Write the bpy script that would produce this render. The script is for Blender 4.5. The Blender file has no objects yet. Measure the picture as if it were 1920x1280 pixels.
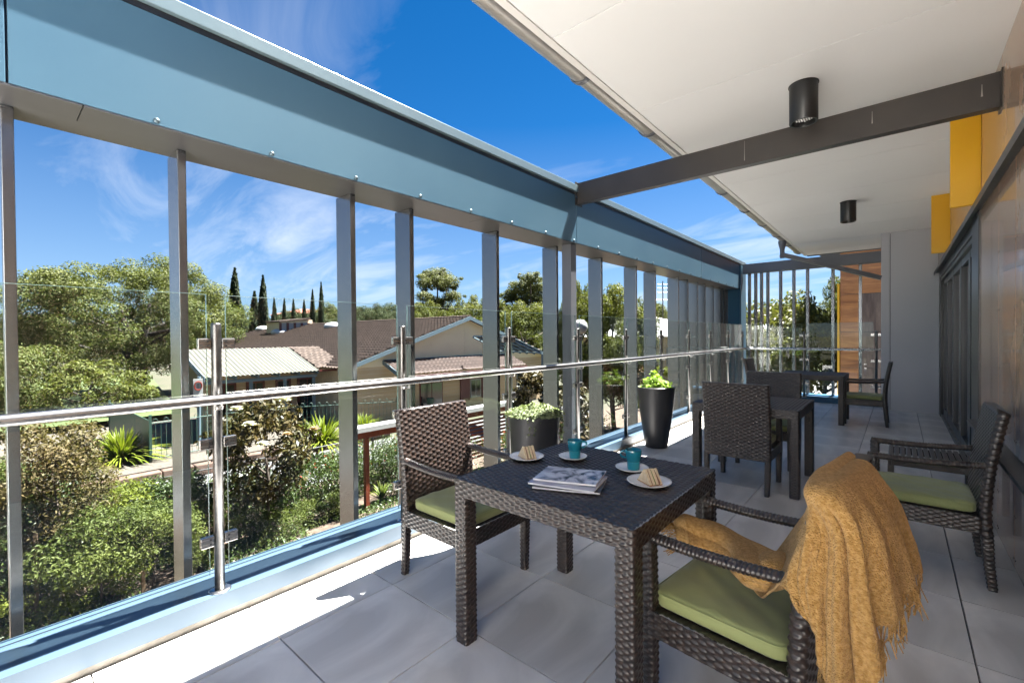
import bpy, math, random
import numpy as np
from mathutils import Matrix, Vector

# ------------------------------------------------------------------ camera, sky, sun, exposure
sc = bpy.context.scene
COL = sc.collection
HC = 1.385                                   # eye height above the terrace floor
FPX = 847.13                                 # focal length in pixels of the 1920 px wide photograph
RC = np.array([[0.759982, 0.649893, -0.008121],      # camera right
               [0.000851, -0.013491, -0.999909],     # camera down
               [-0.649943, 0.759906, -0.010806]])    # camera forward
cam = bpy.data.cameras.new('camera')
cam.lens = 36.0 * FPX / 1920.0
cam.sensor_width = 36.0
cam.sensor_fit = 'HORIZONTAL'
cam.clip_start = 0.02
cam.clip_end = 3000
camo = bpy.data.objects.new('camera', cam)
COL.objects.link(camo)
r_, d_, f_ = RC
camo.matrix_world = Matrix(((r_[0], -d_[0], -f_[0], 0), (r_[1], -d_[1], -f_[1], 0), (r_[2], -d_[2], -f_[2], HC), (0, 0, 0, 1)))
sc.camera = camo

SUN_TO = Vector((0.109, 0.457, 1.0)).normalized()    # towards the sun
sun = bpy.data.lights.new('sun', 'SUN')
sun.energy = 5.0
sun.angle = math.radians(0.53)
sun.color = (1.0, 0.972, 0.93)
suno = bpy.data.objects.new('sun', sun)
COL.objects.link(suno)
suno.rotation_euler = SUN_TO.to_track_quat('Z', 'Y').to_euler()
suno.location = (0, 0, 30)

world = bpy.data.worlds.new('World')
sc.world = world
world.use_nodes = True
wn, wl = world.node_tree.nodes, world.node_tree.links
wn.clear()
wo = wn.new('ShaderNodeOutputWorld')
bg = wn.new('ShaderNodeBackground')
bg.inputs['Strength'].default_value = 0.05
sky = wn.new('ShaderNodeTexSky')
sky.sky_type = 'NISHITA'
sky.sun_disc = False
sky.sun_elevation = math.asin(SUN_TO.z)
sky.sun_rotation = math.atan2(SUN_TO.x, SUN_TO.y)
sky.air_density = 0.75
sky.dust_density = 0.0
sky.ozone_density = 4.0
hs = wn.new('ShaderNodeHueSaturation')
hs.inputs['Saturation'].default_value = 1.33
hs.inputs['Value'].default_value = 0.315
wl.new(sky.outputs[0], hs.inputs['Color'])
tc = wn.new('ShaderNodeTexCoord')
sep = wn.new('ShaderNodeSeparateXYZ')
wl.new(tc.outputs['Generated'], sep.inputs[0])
zz = wn.new('ShaderNodeMath'); zz.operation = 'ADD'; zz.inputs[1].default_value = 0.16
wl.new(sep.outputs['Z'], zz.inputs[0])
dv = wn.new('ShaderNodeVectorMath'); dv.operation = 'DIVIDE'
cb = wn.new('ShaderNodeCombineXYZ')
for i in range(3):
    wl.new(zz.outputs[0], cb.inputs[i])
wl.new(tc.outputs['Generated'], dv.inputs[0]); wl.new(cb.outputs[0], dv.inputs[1])
mp = wn.new('ShaderNodeMapping')
mp.inputs['Rotation'].default_value = (0, 0, math.radians(28))
mp.inputs['Scale'].default_value = (0.62, 1.7, 0.0)
mp.inputs['Location'].default_value = (3.1, 1.15, 0)
wl.new(dv.outputs[0], mp.inputs[0])
n1 = wn.new('ShaderNodeTexNoise'); n1.inputs['Scale'].default_value = 1.5; n1.inputs['Detail'].default_value = 9
n1.inputs['Roughness'].default_value = 0.62; n1.inputs['Distortion'].default_value = 0.8
n2 = wn.new('ShaderNodeTexNoise'); n2.inputs['Scale'].default_value = 0.55; n2.inputs['Detail'].default_value = 3
wl.new(mp.outputs[0], n1.inputs['Vector']); wl.new(mp.outputs[0], n2.inputs['Vector'])
ml = wn.new('ShaderNodeMath'); ml.operation = 'MULTIPLY'
wl.new(n1.outputs['Fac'], ml.inputs[0]); wl.new(n2.outputs['Fac'], ml.inputs[1])
cr = wn.new('ShaderNodeValToRGB')
cr.color_ramp.elements[0].position = 0.235; cr.color_ramp.elements[0].color = (0, 0, 0, 1)
cr.color_ramp.elements[1].position = 0.43; cr.color_ramp.elements[1].color = (0.72, 0.72, 0.72, 1)
wl.new(ml.outputs[0], cr.inputs[0])
# more cloud low over the horizon, as cirrus seen edge-on
hz = wn.new('ShaderNodeMapRange'); hz.inputs['From Min'].default_value = 0.72; hz.inputs['From Max'].default_value = 0.03
hz.inputs['To Min'].default_value = 0.12; hz.inputs['To Max'].default_value = 1.0; hz.clamp = True
wl.new(sep.outputs['Z'], hz.inputs['Value'])
mm = wn.new('ShaderNodeMath'); mm.operation = 'MULTIPLY'
wl.new(cr.outputs[0], mm.inputs[0]); wl.new(hz.outputs[0], mm.inputs[1])
mix = wn.new('ShaderNodeMixRGB'); mix.inputs[2].default_value = (2.1, 2.22, 2.4, 1)
# the air pales towards the horizon all round
pz = wn.new('ShaderNodeMapRange'); pz.inputs['From Min'].default_value = 0.42; pz.inputs['From Max'].default_value = 0.0
pz.inputs['To Min'].default_value = 0.0; pz.inputs['To Max'].default_value = 0.62; pz.clamp = True
wl.new(sep.outputs['Z'], pz.inputs['Value'])
pale = wn.new('ShaderNodeMixRGB'); pale.inputs[2].default_value = (0.86, 1.14, 1.58, 1)
wl.new(pz.outputs[0], pale.inputs[0]); wl.new(hs.outputs[0], pale.inputs[1])
wl.new(mm.outputs[0], mix.inputs[0]); wl.new(pale.outputs[0], mix.inputs[1])
wl.new(mix.outputs[0], bg.inputs['Color']); wl.new(bg.outputs[0], wo.inputs[0])

sc.view_settings.view_transform = 'Standard'
sc.view_settings.look = 'None'
sc.view_settings.exposure = 3.48
sc.view_settings.gamma = 1.0
sc.view_settings.use_curve_mapping = False
sc.render.engine = 'CYCLES'
sc.cycles.use_denoising = True
sc.cycles.max_bounces = 10
sc.cycles.diffuse_bounces = 5
sc.cycles.glossy_bounces = 4
sc.cycles.transparent_max_bounces = 24
sc.cycles.caustics_reflective = False
sc.cycles.caustics_refractive = False
sc.cycles.sample_clamp_indirect = 6

# ------------------------------------------------------------------ pixel to place
def ray(px):
    return RC.T @ np.array([(px[0] - 960) / FPX, (px[1] - 640) / FPX, 1.0])
def on(px, ax, val):
    d = ray(px); o = np.array([0, 0, HC])
    return o + d * (val - o[ax]) / d[ax]
def onX(px, v): return on(px, 0, v)
def onY(px, v): return on(px, 1, v)
def onZ(px, v): return on(px, 2, v)
def at(px, dep): return np.array([0, 0, HC]) + ray(px) * dep
GZ = -3.4                                    # garden level below the terrace

# ------------------------------------------------------------------ mesh and object helpers
def tag(o, label=None, cat=None, group=None, kind=None):
    if label: o['label'] = label
    if cat: o['category'] = cat
    if group: o['group'] = group
    if kind: o['kind'] = kind
    return o
def thing(name, loc, label, cat, group=None, rz=0.0):
    o = bpy.data.objects.new(name, None)
    o.empty_display_size = 0.1
    COL.objects.link(o)
    o.location = [float(v) for v in loc]; o.rotation_euler = (0, 0, rz)
    return tag(o, label, cat, group)
def wloc(o):
    v = Vector((0, 0, 0))
    while o is not None:
        v += o.location; o = o.parent
    return v
def mesh_from(name, V, F, mat, smooth=False):
    me = bpy.data.meshes.new(name)
    V = np.asarray(V, dtype=np.float32).reshape(-1, 3)
    if isinstance(F, np.ndarray):
        n, k = F.shape
        me.vertices.add(len(V)); me.vertices.foreach_set('co', V.ravel())
        me.loops.add(n * k); me.loops.foreach_set('vertex_index', F.astype(np.int32).ravel())
        me.polygons.add(n)
        me.polygons.foreach_set('loop_start', np.arange(0, n * k, k, dtype=np.int32))
        me.update(calc_edges=True)
    else:
        me.from_pydata(V.tolist(), [], F)
        me.update()
    if smooth: me.polygons.foreach_set('use_smooth', np.ones(len(me.polygons), dtype=bool))
    if mat: me.materials.append(mat)
    return me
def link(name, me, parent=None, loc=None):
    o = bpy.data.objects.new(name, me)
    COL.objects.link(o)
    if parent: o.parent = parent
    if loc is not None: o.location = [float(v) for v in loc]
    return o
class MB:
    """collects shapes in place coordinates; build() links them as one mesh object"""
    def __init__(s): s.v = []; s.f = []
    def add(s, V, F):
        b = len(s.v); s.v.extend([tuple(float(c) for c in p) for p in V]); s.f.extend([tuple(i + b for i in q) for q in F]); return s
    def box(s, x0, x1, y0, y1, z0, z1):
        x0, x1 = min(x0, x1), max(x0, x1); y0, y1 = min(y0, y1), max(y0, y1); z0, z1 = min(z0, z1), max(z0, z1)
        return s.add([(x0, y0, z0), (x1, y0, z0), (x1, y1, z0), (x0, y1, z0), (x0, y0, z1), (x1, y0, z1), (x1, y1, z1), (x0, y1, z1)],
                     [(0, 3, 2, 1), (4, 5, 6, 7), (0, 1, 5, 4), (1, 2, 6, 5), (2, 3, 7, 6), (3, 0, 4, 7)])
    def hexa(s, P):
        return s.add(P, [(0, 3, 2, 1), (4, 5, 6, 7), (0, 1, 5, 4), (1, 2, 6, 5), (2, 3, 7, 6), (3, 0, 4, 7)])
    def prism(s, poly, axis, a, b):
        """poly: 2D points in the other two axes (cyclic order), extruded along axis from a to b"""
        n = len(poly); V = []
        for t in (a, b):
            for p in poly:
                q = [0, 0, 0]; o2 = [i for i in range(3) if i != axis]
                q[o2[0]] = p[0]; q[o2[1]] = p[1]; q[axis] = t; V.append(q)
        F = [tuple(range(n - 1, -1, -1)), tuple(range(n, 2 * n))]
        F += [(i, (i + 1) % n, n + (i + 1) % n, n + i) for i in range(n)]
        return s.add(V, F)
    def tube(s, path, r, n=10, caps=True):
        P = [np.array(p, float) for p in path]; m = len(P)
        R = [r] * m if not hasattr(r, '__len__') else list(r)
        V = []; ref = np.array([0.0, 0, 1])
        t0 = P[1] - P[0]; t0 /= np.linalg.norm(t0) + 1e-9
        if abs(t0 @ ref) > .9: ref = np.array([1.0, 0, 0])
        for i in range(m):
            a = P[max(i - 1, 0)]; b = P[min(i + 1, m - 1)]
            t = b - a; t /= (np.linalg.norm(t) + 1e-9)
            x = ref - t * (ref @ t); x /= (np.linalg.norm(x) + 1e-9); ref = x
            y = np.cross(t, x)
            for k in range(n):
                c = 2 * math.pi * k / n
                V.append(P[i] + R[i] * (math.cos(c) * x + math.sin(c) * y))
        F = []
        for i in range(m - 1):
            for k in range(n):
                a = i * n + k; b = i * n + (k + 1) % n
                F.append((a, b, b + n, a + n))
        if caps: F += [tuple(range(n - 1, -1, -1)), tuple(range((m - 1) * n, m * n))]
        return s.add(V, F)
    def lathe(s, prof, c, n=24, sq=None):
        V = []; m = len(prof)
        for (r, z) in prof:
            for k in range(n):
                a = 2 * math.pi * k / n
                V.append((c[0] + r * math.cos(a), c[1] + r * math.sin(a), c[2] + z))
        F = []
        for i in range(m - 1):
            for k in range(n):
                a = i * n + k; b = i * n + (k + 1) % n
                F.append((a, b, b + n, a + n))
        F.append(tuple(range(n - 1, -1, -1))); F.append(tuple(range((m - 1) * n, m * n)))
        return s.add(V, F)
    def build(s, name, mat, parent=None, smooth=False, bevel=0.0, seg=2, origin=None):
        if parent is not None: off = wloc(parent)
        else: off = Vector(origin) if origin is not None else Vector((0, 0, 0))
        V = np.array(s.v, float) - np.array(off)
        me = mesh_from(name, V, s.f, mat, smooth)
        o = link(name, me, parent)
        if parent is None and origin is not None: o.location = off
        if bevel > 0:
            md = o.modifiers.new('bevel', 'BEVEL'); md.width = bevel; md.segments = seg
            md.limit_method = 'ANGLE'; md.angle_limit = math.radians(40)
        return o
def autosmooth(o, deg=35):
    for p in o.data.polygons: p.use_smooth = True
    try:
        md = o.modifiers.new('wn', 'EDGE_SPLIT'); md.split_angle = math.radians(deg)
    except Exception: pass
    return o
def copy_tree(o, parent=None, loc=None, rz=None, scale=None, label=None, cat=None, group=None):
    c = o.copy(); COL.objects.link(c); c.parent = parent
    if loc is not None: c.location = [float(v) for v in loc]
    if rz is not None: c.rotation_euler = (0, 0, rz)
    if scale is not None: c.scale = scale if hasattr(scale, '__len__') else (scale, scale, scale)
    tag(c, label, cat, group)
    for ch in list(o.children): copy_tree(ch, c)
    return c
def unit(v):
    v = np.asarray(v, float); return v / (np.linalg.norm(v, axis=-1, keepdims=True) + 1e-12)

# ------------------------------------------------------------------ materials
ALB = 1.0
def nm(name):
    m = bpy.data.materials.new(name); m.use_nodes = True
    nt = m.node_tree; b = nt.nodes['Principled BSDF']
    return m, nt, b
def mat(name, col, rough=.5, metal=0.0, col2=None, scale=6.0, detail=4, lo=.35, hi=.65, stretch=(1, 1, 1), bump=0.0, bscale=60.0,
        spec=.5, rnd=0.0, island=False, coat=0.0, distort=0.0, sheen=0.0, rvar=0.0, coords='Object'):
    col = tuple(c * ALB for c in col); col2 = None if col2 is None else tuple(c * ALB for c in col2)
    m, nt, b = nm(name); N, L = nt.nodes, nt.links
    b.inputs['Base Color'].default_value = (*col, 1)
    b.inputs['Roughness'].default_value = rough; b.inputs['Metallic'].default_value = metal
    b.inputs['Specular IOR Level'].default_value = spec
    b.inputs['Coat Weight'].default_value = coat
    b.inputs['Sheen Weight'].default_value = sheen
    tcn = N.new('ShaderNodeTexCoord'); mpn = N.new('ShaderNodeMapping'); mpn.inputs['Scale'].default_value = stretch
    L.new(tcn.outputs[coords], mpn.inputs[0]); src = None
    if col2 is not None:
        if island:
            g = N.new('ShaderNodeNewGeometry'); fac = g.outputs['Random Per Island']
        else:
            nz = N.new('ShaderNodeTexNoise'); nz.inputs['Scale'].default_value = scale; nz.inputs['Detail'].default_value = detail
            nz.inputs['Distortion'].default_value = distort
            L.new(mpn.outputs[0], nz.inputs['Vector'])
            mr = N.new('ShaderNodeMapRange'); mr.inputs['From Min'].default_value = lo; mr.inputs['From Max'].default_value = hi
            L.new(nz.outputs['Fac'], mr.inputs['Value']); fac = mr.outputs[0]
        mx = N.new('ShaderNodeMixRGB'); mx.inputs[1].default_value = (*col, 1); mx.inputs[2].default_value = (*col2, 1)
        L.new(fac, mx.inputs[0]); src = mx.outputs[0]
        if rvar:
            rr = N.new('ShaderNodeMapRange'); rr.inputs['To Min'].default_value = rough - rvar; rr.inputs['To Max'].default_value = rough + rvar
            L.new(fac, rr.inputs['Value']); L.new(rr.outputs[0], b.inputs['Roughness'])
    if rnd:
        oi = N.new('ShaderNodeObjectInfo'); mr2 = N.new('ShaderNodeMapRange')
        mr2.inputs['To Min'].default_value = 1 - rnd; mr2.inputs['To Max'].default_value = 1 + rnd
        L.new(oi.outputs['Random'], mr2.inputs['Value'])
        h2 = N.new('ShaderNodeHueSaturation'); L.new(mr2.outputs[0], h2.inputs['Value'])
        if src: L.new(src, h2.inputs['Color'])
        else: h2.inputs['Color'].default_value = (*col, 1)
        src = h2.outputs[0]
    if src: L.new(src, b.inputs['Base Color'])
    if bump:
        nb = N.new('ShaderNodeTexNoise'); nb.inputs['Scale'].default_value = bscale; nb.inputs['Detail'].default_value = 5
        L.new(mpn.outputs[0], nb.inputs['Vector'])
        bp = N.new('ShaderNodeBump'); bp.inputs['Strength'].default_value = min(1, bump); bp.inputs['Distance'].default_value = .01
        L.new(nb.outputs['Fac'], bp.inputs['Height']); L.new(bp.outputs[0], b.inputs['Normal'])
    return m
def leafmat(name, c1, c2, trans=.35, rough=.45, spec=.4, clump=.9):
    rough = min(.75, rough + .2); spec = spec * .42
    m = mat(name, c1, rough, 0, c2, island=True, spec=spec)
    nt = m.node_tree; N, L = nt.nodes, nt.links; b = N['Principled BSDF']
    mxn = b.inputs['Base Color'].links[0].from_node; isl = mxn.inputs[0].links[0].from_socket
    tcl = N.new('ShaderNodeTexCoord'); nl_ = N.new('ShaderNodeTexNoise'); nl_.inputs['Scale'].default_value = clump; nl_.inputs['Detail'].default_value = 3
    L.new(tcl.outputs['Object'], nl_.inputs['Vector']); mrl = N.new('ShaderNodeMapRange'); mrl.inputs['From Min'].default_value = .36; mrl.inputs['From Max'].default_value = .64
    L.new(nl_.outputs['Fac'], mrl.inputs['Value']); mxl = N.new('ShaderNodeMath'); mxl.operation = 'MULTIPLY_ADD'; mxl.inputs[1].default_value = .45
    hl_ = N.new('ShaderNodeMath'); hl_.operation = 'MULTIPLY'; hl_.inputs[1].default_value = .60
    L.new(mrl.outputs[0], hl_.inputs[0]); L.new(isl, mxl.inputs[0]); L.new(hl_.outputs[0], mxl.inputs[2]); L.new(mxl.outputs[0], mxn.inputs[0])
    tr = N.new('ShaderNodeBsdfTranslucent'); ms = N.new('ShaderNodeMixShader'); ms.inputs[0].default_value = trans
    src = b.inputs['Base Color'].links[0].from_socket
    br = N.new('ShaderNodeMixRGB'); br.blend_type = 'MULTIPLY'; br.inputs[0].default_value = 1; br.inputs[2].default_value = (1.05, 1.1, .5, 1)
    L.new(src, br.inputs[1]); L.new(br.outputs[0], tr.inputs['Color'])
    out = [n for n in N if n.type == 'OUTPUT_MATERIAL'][0]
    L.new(b.outputs[0], ms.inputs[1]); L.new(tr.outputs[0], ms.inputs[2]); L.new(ms.outputs[0], out.inputs[0])
    return m
def glassmat(name, tint=(.94, .97, .965), ior=1.42, rough=0.0, dark=None):
    m = bpy.data.materials.new(name); m.use_nodes = True; nt = m.node_tree; N, L = nt.nodes, nt.links
    N.clear(); out = N.new('ShaderNodeOutputMaterial')
    t = N.new('ShaderNodeBsdfTransparent'); t.inputs[0].default_value = (*tint, 1)
    g = N.new('ShaderNodeBsdfGlossy'); g.inputs['Roughness'].default_value = rough; g.inputs[0].default_value = (1, 1, 1, 1)
    fr = N.new('ShaderNodeFresnel'); ge = N.new('ShaderNodeNewGeometry'); mi = N.new('ShaderNodeMapRange')
    mi.inputs['To Min'].default_value = ior; mi.inputs['To Max'].default_value = 1 / ior      # the far face of a pane reflects like the near one
    L.new(ge.outputs['Backfacing'], mi.inputs['Value']); L.new(mi.outputs[0], fr.inputs['IOR'])
    ms = N.new('ShaderNodeMixShader'); L.new(fr.outputs[0], ms.inputs[0]); L.new(t.outputs[0], ms.inputs[1]); L.new(g.outputs[0], ms.inputs[2])
    L.new(ms.outputs[0], out.inputs[0])
    return m
def woodmat(name, c1, c2, scale=(1, 1, 1), rough=.45, wave=3.0, spec=.4, coat=0.0, rnd=0.0):
    m, nt, b = nm(name); N, L = nt.nodes, nt.links
    b.inputs['Roughness'].default_value = rough; b.inputs['Specular IOR Level'].default_value = spec; b.inputs['Coat Weight'].default_value = coat
    tcn = N.new('ShaderNodeTexCoord'); mpn = N.new('ShaderNodeMapping'); mpn.inputs['Scale'].default_value = scale
    L.new(tcn.outputs['Object'], mpn.inputs[0])
    oi = N.new('ShaderNodeObjectInfo'); add = N.new('ShaderNodeVectorMath'); add.operation = 'ADD'
    mu = N.new('ShaderNodeMath'); mu.operation = 'MULTIPLY'; mu.inputs[1].default_value = 37.0
    L.new(oi.outputs['Random'], mu.inputs[0]); L.new(mpn.outputs[0], add.inputs[0]); L.new(mu.outputs[0], add.inputs[1])
    nz = N.new('ShaderNodeTexNoise'); nz.inputs['Scale'].default_value = wave; nz.inputs['Detail'].default_value = 7; nz.inputs['Roughness'].default_value = .65
    nz.inputs['Distortion'].default_value = .5
    L.new(add.outputs[0], nz.inputs['Vector'])
    mr = N.new('ShaderNodeMapRange'); mr.inputs['From Min'].default_value = .32; mr.inputs['From Max'].default_value = .68
    L.new(nz.outputs['Fac'], mr.inputs['Value'])
    mx = N.new('ShaderNodeMixRGB'); mx.inputs[1].default_value = (*c1, 1); mx.inputs[2].default_value = (*c2, 1)
    L.new(mr.outputs[0], mx.inputs[0]); L.new(mx.outputs[0], b.inputs['Base Color'])
    return m

M = {}
M['tile'] = mat('porcelain tile', (.55, .53, .505), .38, 0, (.88, .855, .82), scale=2.2, detail=8, lo=.38, hi=.60, stretch=(1, .5, 1), rnd=.07, distort=.6, bump=.03, bscale=90, rvar=.08, spec=.4, coords='Object')
M['grout'] = mat('dark joint', (.03, .03, .03), .9)
M['concrete'] = mat('concrete', (.26, .24, .21), .9, 0, (.16, .15, .13), scale=9, bump=.3, bscale=40)
ALB = .50
M['blue'] = mat('blue grey powder coat', (.112, .238, .340), .33, .15, (.130, .265, .365), scale=1.2, detail=2, spec=.45, bump=.006, bscale=6)
M['blue_sill'] = mat('pale blue flashing', (.085, .140, .205), .30, .1, (.105, .17, .24), scale=2, stretch=(6, .5, 1), spec=.5)
M['blue_deep'] = mat('deep blue metal', (.03, .17, .33), .35, .1)
M['cap'] = mat('pale blue grey capping', (.27, .38, .42), .3, .2, (.31, .42, .46), scale=2)
M['under'] = mat('grey metal soffit strip', (.175, .18, .19), .38, .4, (.195, .20, .21), scale=3)
ALB = .62
M['fin'] = mat('anodised fin', (.335, .34, .35), .26, .9, (.355, .36, .37), scale=1.2, detail=1, stretch=(3, 3, .15), spec=.5, rnd=.06)
ALB = 1.0
M['steel_dark'] = mat('dark grey painted steel', (.036, .031, .028), .42, .1, (.048, .041, .036), scale=3, bump=.01)
M['steel_mid'] = mat('mid grey painted steel', (.115, .12, .135), .36, .1)
M['stainless'] = mat('brushed stainless steel', (.34, .335, .325), .27, 1.0, (.40, .39, .38), scale=40, stretch=(1, .02, 1), rvar=.04)
M['stainless_dull'] = mat('satin stainless steel', (.13, .128, .125), .34, 1.0, (.17, .167, .163), scale=25, rvar=.05)
M['bolt'] = mat('zinc bolt', (.10, .14, .16), .4, .6)
M['black'] = mat('black paint', (.012, .012, .013), .35)
M['soffit'] = mat('off white ceiling board', (.80, .805, .80), .7, 0, (.77, .775, .77), scale=.9, detail=3, rnd=.015)
M['gutter'] = mat('grey gutter', (.30, .28, .26), .35, .4, (.35, .33, .30), scale=3)
M['trim_white'] = mat('white fascia trim', (.72, .70, .67), .4)
M['render'] = mat('white bounce render', (.80, .79, .76), .8, 0, (.77, .76, .73), scale=1.5, bump=.1)
M['glass'] = glassmat('clear glass')
M['glass_edge'] = mat('green glass edge', (.14, .21, .20), .15, 0, spec=.6)
M['window_glass'] = mat('dark window glass', (.012, .014, .018), .04, 0, spec=.9)
M['grey_wall'] = mat('grey painted panel', (.47, .475, .51), .5, 0, (.50, .505, .535), scale=.7, detail=2, spec=.35)
M['frame'] = mat('charcoal frame', (.045, .047, .05), .35, .2)
M['yellow'] = mat('yellow panel', (.78, .42, .008), .38, 0, (.74, .39, .008), scale=1.5)
M['clad'] = woodmat('bronze sheen cladding', (.37, .205, .115), (.58, .415, .305), (1.0, 1.0, .55), .22, 1.5, .6, .35)
M['clad_low'] = woodmat('pink brown cladding', (.35, .205, .125), (.50, .345, .25), (1, 1, .6), .2, 1.6, .55, .4)
M['timber'] = woodmat('warm timber panel', (.21, .07, .018), (.55, .24, .07), (.8, .8, 7), .35, 1.1, .4, .2)
M['timber_grey'] = woodmat('weathered timber panel', (.075, .05, .04), (.18, .13, .10), (6, 6, .8), .5, 1.4)
M['wicker'] = mat('dark brown wicker', (.019, .0155, .0145), .29, 0, (.046, .028, .021), scale=75, detail=2, lo=.40, hi=.75, spec=.55)
M['cushion'] = mat('olive green cushion fabric', (.255, .282, .108), .75, 0, (.23, .255, .095), scale=5, bump=.12, bscale=320, sheen=.25)
M['teal'] = mat('teal glazed stoneware', (.006, .135, .20), .16, 0, (.008, .15, .215), scale=4, spec=.55, coat=.3)
M['teal_low'] = mat('paler teal glaze', (.012, .19, .25), .3, 0, spec=.5)
M['china'] = mat('white china', (.78, .78, .77), .12, spec=.6)
M['bread'] = mat('white bread crumb', (.62, .50, .34), .9, 0, (.54, .41, .26), scale=90, detail=3, bump=.6, bscale=220)
M['crust'] = mat('bread crust', (.36, .17, .055), .8, 0, (.28, .12, .04), scale=30, bump=.3)
M['filling'] = mat('sandwich filling', (.10, .045, .022), .5, 0, (.30, .13, .07), scale=70, bump=.5, bscale=120)
M['lettuce'] = mat('lettuce', (.10, .16, .03), .5)
M['paper'] = mat('magazine paper', (.66, .66, .68), .5, 0, (.55, .55, .58), scale=3, stretch=(1, 1, 260))
M['mag_dark'] = mat('dark magazine cover', (.05, .05, .06), .25, spec=.5)
M['mag_violet'] = mat('violet grey magazine cover', (.25, .24, .36), .25, 0, (.5, .5, .55), scale=9)
M['planter'] = mat('charcoal planter', (.016, .016, .019), .42, 0, (.021, .021, .024), scale=5, bump=.02, bscale=120)
M['soil'] = mat('potting soil', (.03, .022, .015), .95, bump=.5)
# magazine cover: a soft snowy photograph print (flat print on the cover)
def covermat():
    m, nt, b = nm('magazine cover print'); N, L = nt.nodes, nt.links
    b.inputs['Roughness'].default_value = .22; b.inputs['Specular IOR Level'].default_value = .55
    tcn = N.new('ShaderNodeTexCoord'); n1 = N.new('ShaderNodeTexNoise'); n1.inputs['Scale'].default_value = 2.6; n1.inputs['Detail'].default_value = 6
    n1.inputs['Distortion'].default_value = 1.2
    L.new(tcn.outputs['Generated'], n1.inputs['Vector'])
    c = N.new('ShaderNodeValToRGB'); e = c.color_ramp.elements
    e[0].position = .34; e[0].color = (.05, .06, .07, 1); e[1].position = .62; e[1].color = (.62, .63, .68, 1)
    k = c.color_ramp.elements.new(.43); k.color = (.27, .28, .33, 1); k = c.color_ramp.elements.new(.5); k.color = (.5, .5, .56, 1)
    L.new(n1.outputs['Fac'], c.inputs[0]); L.new(c.outputs[0], b.inputs['Base Color'])
    return m
M['cover'] = covermat()
def blanketmat():
    m = mat('mustard wool', (.315, .170, .047), .95, 0, (.475, .28, .098), scale=95, detail=3, lo=.36, hi=.64, bump=.9, bscale=210, sheen=.12, spec=.1)
    return m
M['wool'] = blanketmat()
# outdoors
ALB = .58
M['earth'] = mat('garden ground', (.05, .06, .022), .95, 0, (.085, .07, .045), scale=.25, detail=8, bump=.3, bscale=3)
M['mulch'] = mat('bark mulch', (.07, .044, .028), .95, 0, (.17, .115, .08), scale=5, detail=9, bump=1, bscale=16)
M['lawn'] = mat('lawn', (.055, .085, .015), .9, 0, (.085, .115, .024), scale=1.2, detail=8, bump=.5, bscale=30)
M['paving'] = mat('pale paving', (.17, .168, .17), .85, 0, (.135, .132, .13), scale=1.5, detail=7, bump=.1)
M['road'] = mat('pale concrete road', (.21, .20, .19), .85, 0, (.175, .165, .155), scale=.6, detail=6)
M['gravel'] = mat('pale gravel', (.075, .058, .046), .95, 0, (.15, .125, .10), scale=14, detail=4, bump=.8, bscale=25)
M['stone'] = mat('red brown sandstone', (.10, .056, .04), .9, 0, (.18, .115, .085), scale=2.5, detail=7, bump=.7, bscale=8, rnd=.18)
M['roof_tile'] = mat('brown concrete roof tile', (.072, .041, .029), .85, 0, (.13, .082, .062), scale=3.5, detail=6, bump=.2, bscale=20)
M['roof_tile_red'] = mat('worn red brown roof tile', (.058, .029, .022), .85, 0, (.098, .055, .044), scale=2.5, detail=6, bump=.2, bscale=20)
M['cream'] = mat('cream sheet cladding', (1.38, 1.14, .80), .8, 0, (1.3, 1.06, .74), scale=.5)
M['trim_blue'] = mat('pale blue timber trim', (.16, .235, .285), .6)
M['trim_red'] = mat('deep red painted trim', (.16, .018, .018), .5)
M['brickwork'] = None
M['corr'] = mat('weathered corrugated sheet', (.125, .125, .108), .55, .1, (.175, .165, .13), scale=.6, detail=7, stretch=(.35, 2.5, 1))
M['pane'] = mat('house window pane', (.03, .035, .04), .08, spec=.7)
M['white_paint'] = mat('white paint', (.55, .55, .54), .5)
M['skylight'] = mat('white acrylic dome', (.75, .77, .78), .25)
M['fence_black'] = mat('black fence steel', (.014, .016, .018), .4)
M['fence_green'] = mat('green fence steel', (.045, .115, .085), .5)
M['merbau'] = woodmat('red stained timber', (.13, .022, .010), (.235, .055, .024), (3, 3, .6), .5, 3)
M['bark'] = mat('grey brown bark', (.085, .060, .045), .95, 0, (.15, .115, .09), scale=5, stretch=(1, 1, .25), bump=.8, bscale=12)
M['bark_dark'] = mat('dark bark', (.028, .022, .018), .95, 0, (.055, .043, .035), scale=5, stretch=(1, 1, .25), bump=.8, bscale=12)
M['stake'] = mat('timber stake', (.22, .14, .075), .85, 0, (.28, .185, .10), scale=8, stretch=(1, 1, .2))
M['brick_red'] = mat('red brick far', (.20, .065, .042), .9, 0, (.26, .10, .07), scale=2.5)
M['terracotta'] = mat('terracotta roof', (.36, .10, .055), .85, 0, (.30, .08, .05), scale=1.4)
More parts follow.
